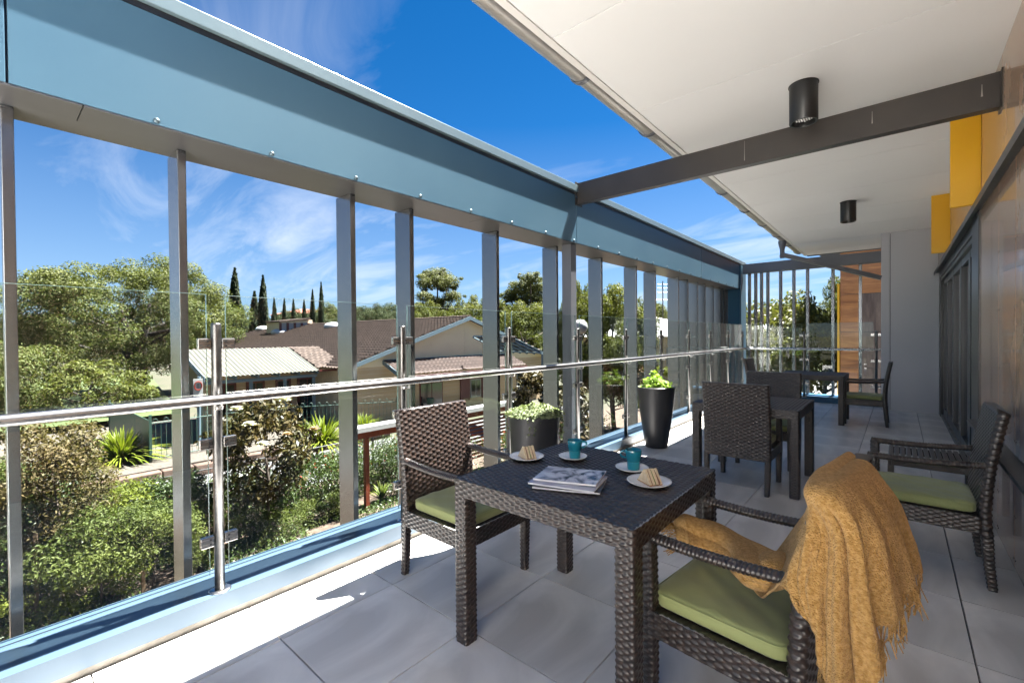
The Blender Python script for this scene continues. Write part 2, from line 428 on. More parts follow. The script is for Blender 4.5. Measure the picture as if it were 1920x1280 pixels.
def brickmat(name, c1, c2, mortar):
    m, nt, b = nm(name); N, L = nt.nodes, nt.links
    b.inputs['Roughness'].default_value = .9
    tcn = N.new('ShaderNodeTexCoord'); mpn = N.new('ShaderNodeMapping'); mpn.inputs['Rotation'].default_value = (math.radians(90), 0, math.radians(90))
    L.new(tcn.outputs['Object'], mpn.inputs[0])
    bt = N.new('ShaderNodeTexBrick'); bt.inputs['Color1'].default_value = (*c1, 1); bt.inputs['Color2'].default_value = (*c2, 1); bt.inputs['Mortar'].default_value = (*mortar, 1)
    bt.inputs['Scale'].default_value = 1.0; bt.inputs['Brick Width'].default_value = .24; bt.inputs['Row Height'].default_value = .086; bt.inputs['Mortar Size'].default_value = .008
    L.new(mpn.outputs[0], bt.inputs['Vector']); L.new(bt.outputs['Color'], b.inputs['Base Color'])
    return m
M['brickwork'] = brickmat('tan brickwork', (.58, .42, .27), (.48, .34, .21), (.58, .50, .40))
M['leaf_big'] = leafmat('bottlebrush leaves', (.080, .105, .030), (.165, .180, .055), .30)
M['leaf_olive'] = leafmat('yellow green foliage', (.090, .112, .026), (.180, .190, .046), .32)
M['leaf_gum'] = leafmat('gum leaves', (.085, .105, .036), (.165, .175, .060), .28)
M['leaf_dark'] = leafmat('dark cypress foliage', (.016, .030, .010), (.040, .058, .018), .15, .7)
M['leaf_far'] = leafmat('distant grey green foliage', (.055, .075, .034), (.10, .12, .055), .2, .7)
M['leaf_magnolia'] = leafmat('magnolia leaves', (.030, .045, .010), (.115, .075, .022), .12, .22, .6)
M['leaf_hedge'] = leafmat('glossy hedge leaves', (.028, .055, .012), (.105, .145, .035), .22, .22, .6)
M['leaf_shrub'] = leafmat('soft green shrub leaves', (.075, .105, .022), (.165, .19, .045), .3, .45)
M['leaf_copper'] = leafmat('coppery crepe leaves', (.085, .085, .028), (.20, .145, .065), .3, .4)
M['leaf_lime'] = leafmat('lime new growth', (.16, .20, .025), (.26, .29, .05), .35)
M['leaf_flax'] = leafmat('strappy yellow green leaf', (.105, .165, .012), (.30, .34, .035), .3, .3, .55)
M['leaf_red'] = leafmat('red shoots', (.30, .02, .015), (.42, .06, .03), .25)
M['leaf_end'] = leafmat('broad loquat leaves', (.075, .095, .022), (.19, .19, .06), .3, .3, .5)
M['leaf_rust'] = leafmat('rusty shrub leaves', (.14, .075, .04), (.21, .13, .07), .25)
M['leaf_succ'] = leafmat('pale succulent leaves', (.15, .20, .085), (.34, .39, .22), .25, .4)
M['leaf_succ2'] = leafmat('lime pothos leaves', (.20, .36, .04), (.40, .55, .13), .3, .35)
M['petal'] = leafmat('cream petal', (.75, .72, .62), (.80, .77, .70), .2, .5)
M['petal_old'] = leafmat('faded brown petal', (.40, .22, .12), (.55, .36, .22), .2, .6)

ALB = 1.0
# ------------------------------------------------------------------ large structure: ground
def sheet(name, poly, z, m, kind='structure', thick=0.0):
    b = MB()
    if thick: b.prism([(p[0], p[1]) for p in poly], 2, z - thick, z)
    else: b.add([(p[0], p[1], z) for p in poly], [tuple(range(len(poly)))])
    o = b.build(name, m); o['kind'] = kind
    return o
sheet('ground', [(-1500, -900), (900, -900), (900, 1500), (-1500, 1500)], GZ - .02, M['earth'])
sheet('garden_bed', [(-14.6, -8), (-2.9, -8), (-2.9, 40), (-14.6, 40)], GZ, M['mulch'])
sheet('path', [(-18.6, -30), (-15.0, -30), (-14.65, 5.2), (-14.65, 26), (-18.2, 26), (-18.6, 5.2)], GZ, M['paving'])
sheet('lawn', [(-75, -20), (-33, -20), (-33, 8.0), (-37, 8.3), (-75, 14)], GZ + .35, M['lawn'])
sheet('road', [(-60, 46), (40, 38), (40, 52), (-60, 58)], GZ + .01, M['road'])
sheet('verge_lawn', [(-9, 20), (30, 20), (30, 37.5), (-14, 41.5)], GZ + .005, M['lawn'])
sheet('far_lawn', [(-40, 58.5), (60, 53), (60, 120), (-60, 130)], GZ + .02, M['lawn'])
# raised planting bed behind the retaining wall
bed = MB(); bed.prism([(-30, -4), (-19.0, -4), (-19.0, 12.4), (-21.0, 13), (-30, 13)], 2, GZ - .01, GZ + .42)
o = bed.build('raised_bed', M['gravel']); o['kind'] = 'structure'

# ------------------------------------------------------------------ terrace: slab, floor tiles, sill
Y0, Y1 = -.75, 12.5
XE = -2.544                                  # outer edge of the floor tiles
XW = 0.517                                   # face of the building wall
b = MB(); b.box(-2.90, 4.0, Y0 - .05, Y1 + .3, -.42, -.022)
fl = b.build('floor', M['grout']); tag(fl, kind='structure')
b = MB(); b.box(-2.86, -2.60, Y0 - .05, Y1 + .3, GZ, -.43); b.box(-2.60, 4, Y0 - .05, Y0 + .1, GZ, -.43); b.box(-2.60, 4, Y1 + .1, Y1 + .3, GZ, -.43)
tag(b.build('wall_below_terrace', M['grey_wall']), kind='structure')
# added out of view: pale floor and white wall bounce sun under the roof
b = MB(); b.box(-2.90, 4.6, -4.6, Y0 - .06, -.42, 0); tag(b.build('unseen_bounce_floor', M['tile']), kind='structure')
b = MB(); b.box(-.75, 6.5, -4.85, -4.6, GZ, 3.9); tag(b.build('unseen_bounce_wall', M['render']), kind='structure')
b = MB(); b.box(-2.86, -2.60, -4.6, Y0 - .06, GZ, -.43); b.box(-2.60, 4.6, -4.6, -4.4, GZ, -.43); tag(b.build('wall_below_bounce_floor', M['grey_wall']), kind='structure')
TP = .6015
xl = [-2.544, -2.1585 ] + [-2.1585 + TP * i for i in range(1, 5)] + [XW + .15]
ys = [.873 + TP * i for i in range(-3, 18)]
tile_me = {}
for i in range(len(xl) - 1):
    for j in range(len(ys) - 1):
        x0, x1, y0, y1 = xl[i] + .0035, xl[i + 1] - .0035, ys[j] + .0035, ys[j + 1] - .0035
        if y0 > 10.95: continue
        y1 = min(y1, 11.0)
        key = (i, round(y1 - y0, 3))
        if key not in tile_me:
            t = MB(); t.box(0, x1 - x0, 0, y1 - y0, -.02, 0)
            tile_me[key] = mesh_from('floor_tile', t.v, t.f, M['tile'])
        link('floor_tile', tile_me[key], fl, (x0, y0, 0))

# blue sill flashing along the open side and the far end
SZ = .123
b = MB()
b.box(-2.845, -2.552, Y0, 11.20, SZ - .004, SZ); b.box(-2.552, -2.548, Y0, 11.0, .032, SZ)
b.box(-2.849, -2.845, Y0, 11.2, -.30, SZ + .006)
tag(b.build('sill_flashing', M['blue_sill']), kind='structure')
b = MB(); b.box(-2.843, -2.556, Y0, 11.2, -.02, SZ - .006)
tag(b.build('sill_upstand', M['concrete']), kind='structure')
b = MB(); b.box(-2.548, -.20, 11.0, 11.24, -.02, .1); b.box(-2.548, -.20, 10.995, 10.999, .02, SZ)
tag(b.build('end_sill', M['blue_deep']), kind='structure')
# narrow groove strip where the panes sit
b = MB(); b.box(-2.812, -2.806, Y0, 11.2, SZ + .0005, SZ + .002)
tag(b.build('sill_joint', M['black']), kind='structure')

# ------------------------------------------------------------------ ceiling, roof edge, gutter
CZ = 3.2
XS = -1.606
YC = 1.10                                    # unseen roof end, set short to let sun and sky light in
b = MB(); b.box(XS - .045, 4.5, YC, 12.4, CZ + .03, CZ + .33)
ce = b.build('ceiling', M['grout']); tag(ce, kind='structure')
seams = [2.28 + 1.2 * i for i in range(-6, 9)]
seams = [YC] + [s for s in seams if YC < s < 12.2] + [12.4]
for a, c in zip(seams[:-1], seams[1:]):
    t = MB(); t.box(XS, XW + .4, a + .004, c - .004, CZ, CZ + .012)
    t.build('ceiling_panel', M['soffit'], ce)
b = MB(); b.box(XS - .052, XS - .006, YC, 12.4, CZ - .004, CZ + .028)
b.build('edge_trim', M['trim_white'], ce)
b = MB(); b.box(XS - .06, XS - .047, YC, 12.4, CZ + .03, CZ + .36)
b.build('roof_fascia', M['steel_mid'], ce)
b = MB(); b.box(XS - .045, 4.5, YC - .03, YC - .002, CZ - .004, CZ + .33); b.build('end_fascia', M['trim_white'], ce)
# end of the roof over the far return
b = MB(); b.box(XS, 4.5, 12.41, 12.44, CZ - .02, CZ + .33)
b.build('end_fascia', M['steel_mid'], ce)

g = thing('gutter', (-1.76, 4, CZ), 'half round grey gutter with strap brackets along the roof edge', 'gutter')
gx, gz, gr = -1.757, CZ + .125, .088
prof = [(gx + gr * math.cos(t), gz + gr * math.sin(t)) for t in np.linspace(math.pi, 2 * math.pi, 15)]
prof += [(gx + (gr - .006) * math.cos(t), gz + (gr - .006) * math.sin(t)) for t in np.linspace(2 * math.pi, math.pi, 15)]
b = MB(); b.prism(prof, 1, YC, 12.35)
o = b.build('trough', M['gutter'], g); autosmooth(o, 40)
for k in range(14):
    yb = 1.70 + 1.165 * (k - 4)
    if yb > 12.3 or yb < YC + .05: continue
    t = MB()
    pr = [(gx + (gr + .013) * math.cos(q), gz + (gr + .013) * math.sin(q)) for q in np.linspace(math.pi * .93, 2 * math.pi, 13)]
    pr += [(gx + (gr + .001) * math.cos(q), gz + (gr + .001) * math.sin(q)) for q in np.linspace(2 * math.pi, math.pi * .93, 13)]
    t.prism(pr, 1, yb - .018, yb + .018)
    t.build('strap_bracket', M['steel_mid'], g)
# downpipe: outlet under the gutter, then a sloping square pipe to the end wall
dp = thing('downpipe', (gx, 10.4, CZ), 'dark grey downpipe dropping from the gutter and running to the grey wall', 'downpipe')
b = MB(); yq = 10.35
b.lathe([(.075, .04), (.07, -.02), (.042, -.13), (.04, -.30)], (gx + .0, yq, CZ), 20)
autosmooth(b.build('outlet', M['steel_mid'], dp), 40)
b = MB(); e0 = np.array([gx, yq, CZ - .28]); e1 = np.array([-.22, 10.7, 2.28])
e1 = onY((1652, 521), 10.66); e0 = np.array([gx, yq, onX((1479, 486), gx)[2]])
sd = unit(e1 - e0); upv = np.array([0, 0, 1.0]); sdv = unit(np.cross(sd, upv)); uu = np.cross(sdv, sd)
P = []
for q in (e0 - sd * .04, e1):
    P += [q - sdv * .045 - uu * .04, q + sdv * .045 - uu * .04, q + sdv * .045 + uu * .04, q - sdv * .045 + uu * .04]
b.hexa(P); b.build('sloping_pipe', M['steel_mid'], dp, bevel=.008)
b = MB(); b.box(gx - .04, gx + .04, yq - .04, yq + .04, e0[2] - .03, CZ - .28); b.build('drop_pipe', M['steel_mid'], dp)

# ------------------------------------------------------------------ blue fascia beam over the open side
FX = -2.74
fb = thing('fascia_beam', (FX, 4.3, 2.42), 'deep blue grey metal fascia beam spanning above the vertical fins', 'fascia')
jy = [Y0, .075, 4.335, 8.55, 11.17]
for a, c in zip(jy[:-1], jy[1:]):
    t = MB(); t.box(FX - .012, FX, a + .004, c - .004, 2.427, 2.958)
    t.build('fascia_panel', M['blue'], fb, bevel=.002)
b = MB(); b.box(FX - .05, FX - .014, Y0, 11.6, 2.43, 2.955); b.build('backing', M['black'], fb)
b = MB(); b.box(-3.16, -2.952, Y0, 11.6, 2.43, 2.955); b.build('outer_face', M['blue'], fb)
cp = MB(); cp.box(-3.20, FX + .029, Y0, 11.62, 2.988, 3.062); cp.build('cap', M['cap'], fb, bevel=.004)
cp = MB(); cp.box(-3.15, FX + .004, Y0, 11.6, 2.959, 2.987); cp.build('cap_joint', M['black'], fb)
# underside strips with joints
uy = [Y0, .3, 2.86, 5.4, 7.9, 11.17]
for a, c in zip(uy[:-1], uy[1:]):
    t = MB(); t.box(-2.947, FX - .001, a + .002, c - .002, 2.418, 2.426); t.build('underside_strip', M['under'], fb)
bt = MB(); bt.lathe([(.0135, 0), (.0135, .004), (.008, .010), (.003, .0115)], (0, 0, 0), 12)
BV = [(v[2], v[1], -v[0]) for v in bt.v]
bme = mesh_from('bolt', BV, bt.f, M['bolt'])
for k in range(-1, 21):
    yb = .03 + .531 * k
    if yb < 11.1: link('bolt', bme, fb, np.array([FX, yb, 2.447]) - np.array(fb.location))
# end column of the frame in deep blue
ec = thing('corner_column', (-2.9, 11.4, 0), 'blue metal box column closing the far end of the fin screen', 'column')
b = MB(); b.box(-3.12, FX - .002, 11.172, 11.62, -.4, 2.96); b.build('shaft', M['blue_deep'], ec, bevel=.004)
b = MB(); b.box(FX, FX + .03, 11.172, 11.60, .124, 2.955); b.build('inner_face', M['blue'], ec, bevel=.003)

# vertical fins of the screen
fs = thing('fin_screen', (-3.08, 4, 0), 'row of tall grey metal vertical fins standing outside the glass balustrade', 'screen')
fin_y = [.060, .697, 1.716, 2.233, 3.262, 4.276, 5.306, 6.346, 7.044, 8.053, 8.527, 9.071, 9.520, 10.059, 10.529, 10.767, 10.974, 11.10]
fin_y = [-.55] + fin_y
fm = MB(); fm.box(-.10, .10, 0, .040, 0, 2.42 + .45)
fme = mesh_from('fin', fm.v, fm.f, M['fin'])
for y in fin_y:
    o = link('fin', fme, fs, (-3.08 - fs.location.x, y - fs.location.y, -.45))
    md = o.modifiers.new('bevel', 'BEVEL'); md.width = .003; md.segments = 2
# rails that tie the fins back, below the sill
b = MB(); b.box(-3.02, -2.86, Y0, 11.4, -.36, -.30); b.build('bottom_rail', M['fin'], fs)
b = MB(); b.box(-3.15, -2.955, Y0, 11.4, 2.421, 2.429); b.build('top_rail', M['under'], fs)
sp = thing('steel_column', (-2.83, 4.32, 0), 'dark square steel column under the cross beam at the balustrade', 'column')
b = MB(); b.box(-2.895, -2.775, 4.262, 4.378, .124, 2.417); b.build('shaft', M['steel_mid'], sp, bevel=.006)
b = MB(); b.box(-2.90, -2.76, 4.24, 4.40, .1235, .131); b.build('base_plate', M['steel_mid'], sp)

# ------------------------------------------------------------------ steel cross beams
cbm = thing('cross_beam', (-1.1, 4.37, 2.85), 'dark steel channel beam crossing under the ceiling to the wall', 'beam')
yb = 4.33; zt, zb = 3.085, 2.862
b = MB(); b.box(FX + .012, XW - .012, yb, yb + .012, zb + .010, zt - .010); b.build('web', M['steel_dark'], cbm)
b = MB(); b.box(FX + .012, XW - .012, yb - .001, yb + .078, zb - .002, zb + .0095); b.build('bottom_flange', M['steel_dark'], cbm)
b = MB(); b.box(FX + .012, XW - .012, yb - .001, yb + .078, zt - .0095, zt + .002); b.build('top_flange', M['steel_dark'], cbm)
for xx, nme in ((FX + .001, 'end_plate'), (XW - .011, 'end_plate')):
    t = MB(); t.box(xx, xx + .010, yb - .03, yb + .11, zb - .02, zt + .015); t.build(nme, M['steel_dark'], cbm, bevel=.002)
for zz_ in (2.93, 3.02):
    for yy_ in (yb - .017, yb + .096):
        link('bolt', bme, cbm, np.array([FX + .011, yy_, zz_]) - np.array(cbm.location))
# bird marks run down the web
for (xs_, zs_, hh, ww) in ((-1.02, 3.07, .17, .004), (-.15, 3.04, .09, .005), (.42, 3.03, .08, .007)):
    t = MB(); n_ = 7; V = []
    for k in range(n_): V += [(xs_ - ww * (.25 + .5 * (k / (n_ - 1)) ** 2), yb - .0022, zs_ - hh * k / (n_ - 1)), (xs_ + ww * (.25 + .5 * (k / (n_ - 1)) ** 2), yb - .0022, zs_ - hh * k / (n_ - 1))]
    t.add(V, [(2 * k, 2 * k + 1, 2 * k + 3, 2 * k + 2) for k in range(n_ - 1)]); t.build('bird_mark', M['gutter'], cbm)
eb = thing('end_beam', (-1.5, 11.3, 2.78), 'grey steel beam across the far end above the slender posts', 'beam')
b = MB(); b.box(FX + .04, -.24, 11.28, 11.36, 2.775, 2.985); b.build('web', M['steel_mid'], eb, bevel=.004)
b = MB(); b.box(FX + .04, -.24, 11.27, 11.42, 2.768, 2.774); b.build('flange', M['steel_mid'], eb)

# end screen of slender posts
es = thing('end_screen', (-1.6, 11.4, 0), 'slender grey metal posts standing beyond the far end balustrade', 'screen')
em = MB(); em.box(-.026, .026, -.05, .05, 0, 2.64)
eme = mesh_from('post', em.v, em.f, M['fin'])
for x in (-2.575, -2.447, -2.330, -2.205, -1.957, -1.709, -1.460, -1.02, -.575):
    o = link('post', eme, es, (x - es.location.x, 11.34 - es.location.y, .125))
    md = o.modifiers.new('bevel', 'BEVEL'); md.width = .003
b = MB(); b.box(-2.7, -.24, 11.25, 11.45, .10, .125); b.build('base_rail', M['blue_deep'], es)
# ------------------------------------------------------------------ glass balustrades
PX = -2.598
def post_parts():
    p = MB(); p.lathe([(.0225, 0), (.0225, 1.325), (.0215, 1.333), (.018, 1.335)], (0, 0, 0), 20)
    pm = mesh_from('post', p.v, p.f, M['stainless_dull'], True)
    c = MB(); c.box(-.013, .013, -.029, .029, -.026, .026)
    cm = mesh_from('clamp', c.v, c.f, M['stainless'])
    d = MB(); d.lathe([(.050, 0), (.050, .004), (.044, .008), (.026, .009)], (0, 0, 0), 28)
    dm = mesh_from('base_plate', d.v, d.f, M['stainless'], True)
    s = MB(); s.lathe([(.0045, 0), (.0045, .003), (.002, .0035)], (0, 0, 0), 8)
    sm = mesh_from('screw', [(v[2], v[1], v[0]) for v in s.v], s.f, M['black'])
    k = MB(); k.tube([(0, 0, -.045), (.035, 0, -.05), (.065, 0, -.045), (.072, 0, -.03), (.072, 0, -.012)], .007, 8)
    k.box(.052, .092, -.04, .04, -.013, -.009); k.lathe([(.016, -.006), (.016, .006)], (.02, 0, -.047), 12)
    km = mesh_from('rail_bracket', k.v, k.f, M['stainless'], False)
    return pm, cm, dm, sm, km
pm_, cm_, dm_, sm_, km_ = post_parts()
RZ = 1.088
def add_post(root, x, y, rz=0.0, base=SZ, left=True, right=True):
    p = link('post', pm_, root, np.array([x, y, base + .006]) - np.array(root.location)); p.rotation_euler = (0, 0, rz)
    d = link('base_plate', dm_, p, (0, 0, -.006))
    for z in (1.362, .866, .380):
        for s in (-1, 1):
            if (s < 0 and not left) or (s > 0 and not right): continue
            c = link('clamp', cm_, p, (0, s * .052, z - base - .006))
            md = c.modifiers.new('bevel', 'BEVEL'); md.width = .003; md.segments = 2
            for q in (-.011, .011):
                link('screw', sm_, c, (.0125, -s * .012, q))
    link('rail_bracket', km_, p, (0, 0, RZ - base - .006))
def pane(root, axis, c, a, b_, z0=.212, z1=1.604):
    t = MB()
    if axis == 1: t.box(c - .005, c + .005, a, b_, z0, z1)
    else: t.box(a, b_, c - .005, c + .005, z0, z1)
    o = t.build('glass_panel', M['glass'], root)
    e = MB(); q = .0052
    if axis == 1:
        e.box(c - q, c + q, a, b_, z1 + .0002, z1 + .0018)
        e.box(c - q, c + q, a - .0016, a - .0002, z0, z1); e.box(c - q, c + q, b_ + .0002, b_ + .0016, z0, z1)
    else:
        e.box(a, b_, c - q, c + q, z1 + .0002, z1 + .0018); e.box(a - .0016, a - .0002, c - q, c + q, z0, z1)
        e.box(b_ + .0002, b_ + .0016, c - q, c + q, z0, z1)
    e.build('polished_edge', M['glass_edge'], o)
bl = thing('glass_balustrade', (PX, 4, SZ), 'long frameless glass balustrade with round steel posts and handrail along the open side', 'balustrade')
py = [.757 + 1.1165 * i for i in range(-1, 10)]
for y in py: add_post(bl, PX, y)
for a, c in zip(py[:-1], py[1:]): pane(bl, 1, PX, a + .043, c - .043)
be = thing('end_balustrade', (-1.5, 10.92, SZ), 'short glass balustrade closing the far end of the terrace', 'balustrade')
for x in (-1.469, -.318): add_post(be, x, 10.93, math.pi / 2, base=.1)
pane(be, 0, 10.93, PX + .06, -1.512); pane(be, 0, 10.93, -1.426, -.361)
RX = PX + .072
rad = .16
path = [(RX, Y0, RZ), (RX, 10.86 - .07 - rad, RZ)]
cx_, cy_ = RX + rad, 10.86 - .07 - rad
path += [(cx_ - rad * math.cos(t), cy_ + rad * math.sin(t), RZ) for t in np.linspace(.15, math.pi / 2, 8)]
path += [(-.245, 10.79, RZ)]
b = MB(); b.tube(path, .0235, 20)
o = b.build('handrail', M['stainless'], bl); autosmooth(o, 50)

# ------------------------------------------------------------------ building wall on the right
bw = thing('building_wall', (XW + .05, 4, 0), 'bronze sheen panel clad wall with dark ledge beside the terrace', 'wall')
b = MB(); b.box(XW + .012, XW + .30, Y0 - .05, 5.42, -.01, CZ + .02); b.box(XW + .012, XW + .30, 5.42, 10.62, 2.44, CZ + .02)
b.box(XW + .012, XW + .3, 10.3, 10.62, 0, 2.44)
b.build('backing', M['black'], bw)
cy = [5.40, 4.482, 3.896] + [3.896 - .588 * i for i in range(1, 14)]
for a, c in zip(cy[1:], cy[:-1]):
    if c < Y0 + .1: break
    for (z0, z1, mm_) in ((.012, .61, 'clad_low'), (.672, 2.405, 'clad')):
        t = MB(); t.box(XW, XW + .010, a + .0045, c - .0045, z0, z1); pn = t.build('cladding_panel', M[mm_], bw)
        rv = MB()
        zs_ = (z0 + .05, (z0 + z1) / 2, z1 - .05) if z1 < 1 else tuple(np.linspace(z0 + .08, z1 - .08, 5))
        for zq in zs_:
            for yq_ in (a + .025, c - .025):
                rv.add([(XW - .002, yq_ - .004, zq - .004), (XW - .002, yq_ + .004, zq - .004), (XW - .002, yq_ + .004, zq + .004), (XW - .002, yq_ - .004, zq + .004),
                        (XW + .001, yq_ - .006, zq - .006), (XW + .001, yq_ + .006, zq - .006), (XW + .001, yq_ + .006, zq + .006), (XW + .001, yq_ - .006, zq + .006)],
                       [(0, 1, 2, 3), (0, 4, 5, 1), (1, 5, 6, 2), (2, 6, 7, 3), (3, 7, 4, 0)])
        rv.build('rivets', M['stainless_dull'], pn)
for a, c in zip([10.6, 9.2, 8.17, 7.1, 6.2, 5.27, 4.33, 3.2, 2, .8, -.7], [99, 10.6, 9.2, 8.17, 7.1, 6.2, 5.27, 4.33, 3.2, 2, .8]):
    if c > 20: continue
    t = MB(); t.box(XW - .004, XW + .008, a + .003, c - .003, 2.432, CZ - .004); t.build('cladding_panel', M['clad'], bw)
b = MB(); b.box(XW - .055, XW + .012, Y0 - .05, 10.6, 2.41, 2.428); b.box(XW - .058, XW - .052, Y0 - .05, 10.6, 2.372, 2.428); b.build('head_flashing', M['frame'], bw)
b = MB(); b.hexa([(XW - .075, Y0 - .05, .628), (XW + .012, Y0 - .05, .618), (XW + .012, 5.42, .618), (XW - .075, 5.42, .628),
                  (XW - .075, Y0 - .05, .652), (XW + .012, Y0 - .05, .668), (XW + .012, 5.42, .668), (XW - .075, 5.42, .652)])
b.build('ledge', M['frame'], bw, bevel=.002)
# window and doors
dr = thing('sliding_doors', (XW + .1, 8, 0), 'charcoal framed glazed sliding doors opening onto the terrace', 'door')
b = MB(); b.box(XW - .01, XW + .16, 5.42, 5.86, 0, 2.405); b.build('jamb_panel', M['frame'], dr, bevel=.003)
b = MB(); b.box(XW + .004, XW + .2, 5.86, 10.3, 2.30, 2.405); b.box(XW + .02, XW + .06, 5.86, 10.3, 2.25, 2.299); b.build('head', M['frame'], dr, bevel=.003)
b = MB(); b.box(XW + .02, XW + .2, 5.86, 10.3, -.01, .045); b.build('threshold', M['concrete'], dr)
dy = [5.86, 6.75, 7.65, 8.65, 9.55, 10.3]
for a, c in zip(dy[:-1], dy[1:]):
    t = MB(); t.box(XW + .05, XW + .115, a + .003, a + .075, .046, 2.249); t.box(XW + .05, XW + .115, c - .075, c - .003, .046, 2.249)
    t.box(XW + .052, XW + .113, a + .075, c - .075, .046, .16); t.box(XW + .052, XW + .113, a + .075, c - .075, 2.17, 2.249)
    lf = t.build('leaf', M['frame'], dr)
    t = MB(); t.box(XW + .078, XW + .084, a + .075, c - .075, .16, 2.17); t.build('pane', M['window_glass'], lf)
b = MB(); b.box(XW + .2, XW + .21, 5.8, 10.4, 0, 2.4); b.build('reveal', M['black'], dr)
# yellow box shades
for (ya, yb_, zl, lab) in ((5.30, 5.34, 2.437, 'yellow metal panel hanging below the ceiling next to the steel cross beam'),
                           (8.17, 8.21, 2.437, 'yellow metal panel below the ceiling further along, above the doors')):
    t = MB(); t.box(.330, XW - .005, ya, yb_, zl, CZ - .003)
    o = t.build('yellow_panel', M['yellow'], None, bevel=.003, origin=(.42, ya, zl)); tag(o, lab, 'panel')
# downlights
for (x, y, lab, cat_) in ((-.527, 3.905, 'black cylinder ceiling downlight close beside the steel cross beam', 'light'), (-.527, 7.76, 'black cylinder downlight further along, beyond the cross beam', 'light')):
    t = thing('downlight', (x, y, CZ), lab, cat_)
    q = MB(); q.lathe([(.09, -.001), (.09, -.272), (.087, -.276), (.078, -.276), (.074, -.262), (.074, -.24)], (x, y, CZ), 36)
    autosmooth(q.build('can', M['black'], t), 40)
    q = MB(); q.lathe([(.096, -.0005), (.096, -.006), (.091, -.008)], (x, y, CZ), 36); q.build('mount_ring', M['black'], t)
    q = MB()
    for i in range(-4, 5):
        for j in range(-4, 5):
            if i * i + j * j < 17: q.lathe([(.0055, 0), (.0058, -.004), (.003, -.007)], (x + i * .0155, y + j * .0155, CZ - .2415), 8)
    q.build('lens_array', M['china'], t)
b = MB()
# grey end wall
gw = thing('grey_wall', (.2, 10.6, 0), 'plain grey panel wall at the far end beside the doors', 'wall')
b = MB(); b.box(-.240, -.117, 10.62, 12.39, 0, CZ - .002); b.build('edge_panel', M['grey_wall'], gw, bevel=.003)
b = MB(); b.box(-.110, XW + .02, 10.625, 10.70, 0, CZ - .002); b.build('panel', M['grey_wall'], gw, bevel=.002)
b = MB(); b.box(-.13, XW + .3, 10.71, 12.38, 0, CZ - .002); b.build('core', M['black'], gw)

# ------------------------------------------------------------------ neighbouring wing clad in timber panels, beyond the end screen
tw = thing('timber_wing', (-.3, 13.5, GZ), 'neighbouring wing clad in warm timber panels beyond the end screen', 'building')
YW = 18.0
def wx(u): return float(onY((u, 560), YW)[0])
def wz(v, u=1600): return float(onY((u, v), YW)[2])
x0 = wx(1575)
b = MB(); b.box(x0 + .02, 5, YW + .02, 26, GZ, 4.9); b.build('core', M['black'], tw)
rows = [4.85, wz(551), wz(622), wz(689), wz(758), -2.2, GZ]
xr = wx(1614)
for i, (a, c) in enumerate(zip(rows[1:], rows[:-1])):
    cols = [(x0, 1.6), (1.6, 4.9)] if i in (0, 4) else [(x0, xr), (xr, 2.0), (2.0, 4.9)]
    for k, (p, q) in enumerate(cols):
        t = MB(); t.box(p + .006, q - .006, YW, YW + .018, a + .007, c - .007)
        t.build('panel', M['timber_grey'] if (k == 1 and i in (1, 2, 3)) else M['timber'], tw, bevel=.002)
t = MB(); t.box(x0 - .07, x0 - .01, YW - .05, YW + .6, GZ, 3.0); t.build('yellow_blade', M['yellow'], tw)
t = MB(); t.box(x0 - .75, 5, YW - .8, 26.5, 4.86, 4.9); t.build('eave_lining', M['trim_white'], tw)
t = MB(); t.box(x0 - .8, 5, YW - .85, 26.5, 4.905, 5.1); t.build('roof', M['steel_mid'], tw)
gx2 = x0 - .82
pr = [(gx2 + .08 * math.cos(q), 4.98 + .08 * math.sin(q)) for q in np.linspace(math.pi, 2 * math.pi, 11)] + [(gx2 + .07 * math.cos(q), 4.98 + .07 * math.sin(q)) for q in np.linspace(2 * math.pi, math.pi, 11)]
t = MB(); t.prism(pr, 1, YW - .85, 26.5); t.build('gutter', M['gutter'], tw)
t = MB(); t.tube([(gx2, 19.2, 4.9), (gx2, 19.2, 4.3), (gx2 + .2, 19.2, 4.15), (x0 - .08, 19.2, 4.1)], .05, 12); t.build('downpipe', M['steel_mid'], tw)

# ------------------------------------------------------------------ woven furniture
def rect_loop(w, d, r, step):
    pts, nrm, us = [], [], []
    segs = [((w / 2 - r, -d / 2), (w / 2, -d / 2 + r), (w / 2 - r, -d / 2 + r), -math.pi / 2), None]
    poly = []
    for (cx, cy, a0) in ((w / 2 - r, -d / 2 + r, -math.pi / 2), (w / 2 - r, d / 2 - r, 0), (-w / 2 + r, d / 2 - r, math.pi / 2), (-w / 2 + r, -d / 2 + r, math.pi)):
        for k in range(5):
            a = a0 + math.pi / 2 * k / 4
            poly.append((cx + r * math.cos(a), cy + r * math.sin(a), math.cos(a), math.sin(a)))
    poly = np.array(poly + [poly[0]])
    L = np.concatenate([[0], np.cumsum(np.hypot(*(np.diff(poly[:, :2], axis=0).T)))])
    n = max(12, int(round(L[-1] / step)))
    u = np.linspace(0, L[-1], n, endpoint=False)
    out = np.stack([np.interp(u, L, poly[:, i]) for i in range(4)], 1)
    return u, L[-1], out[:, :2], unit(out[:, 2:])
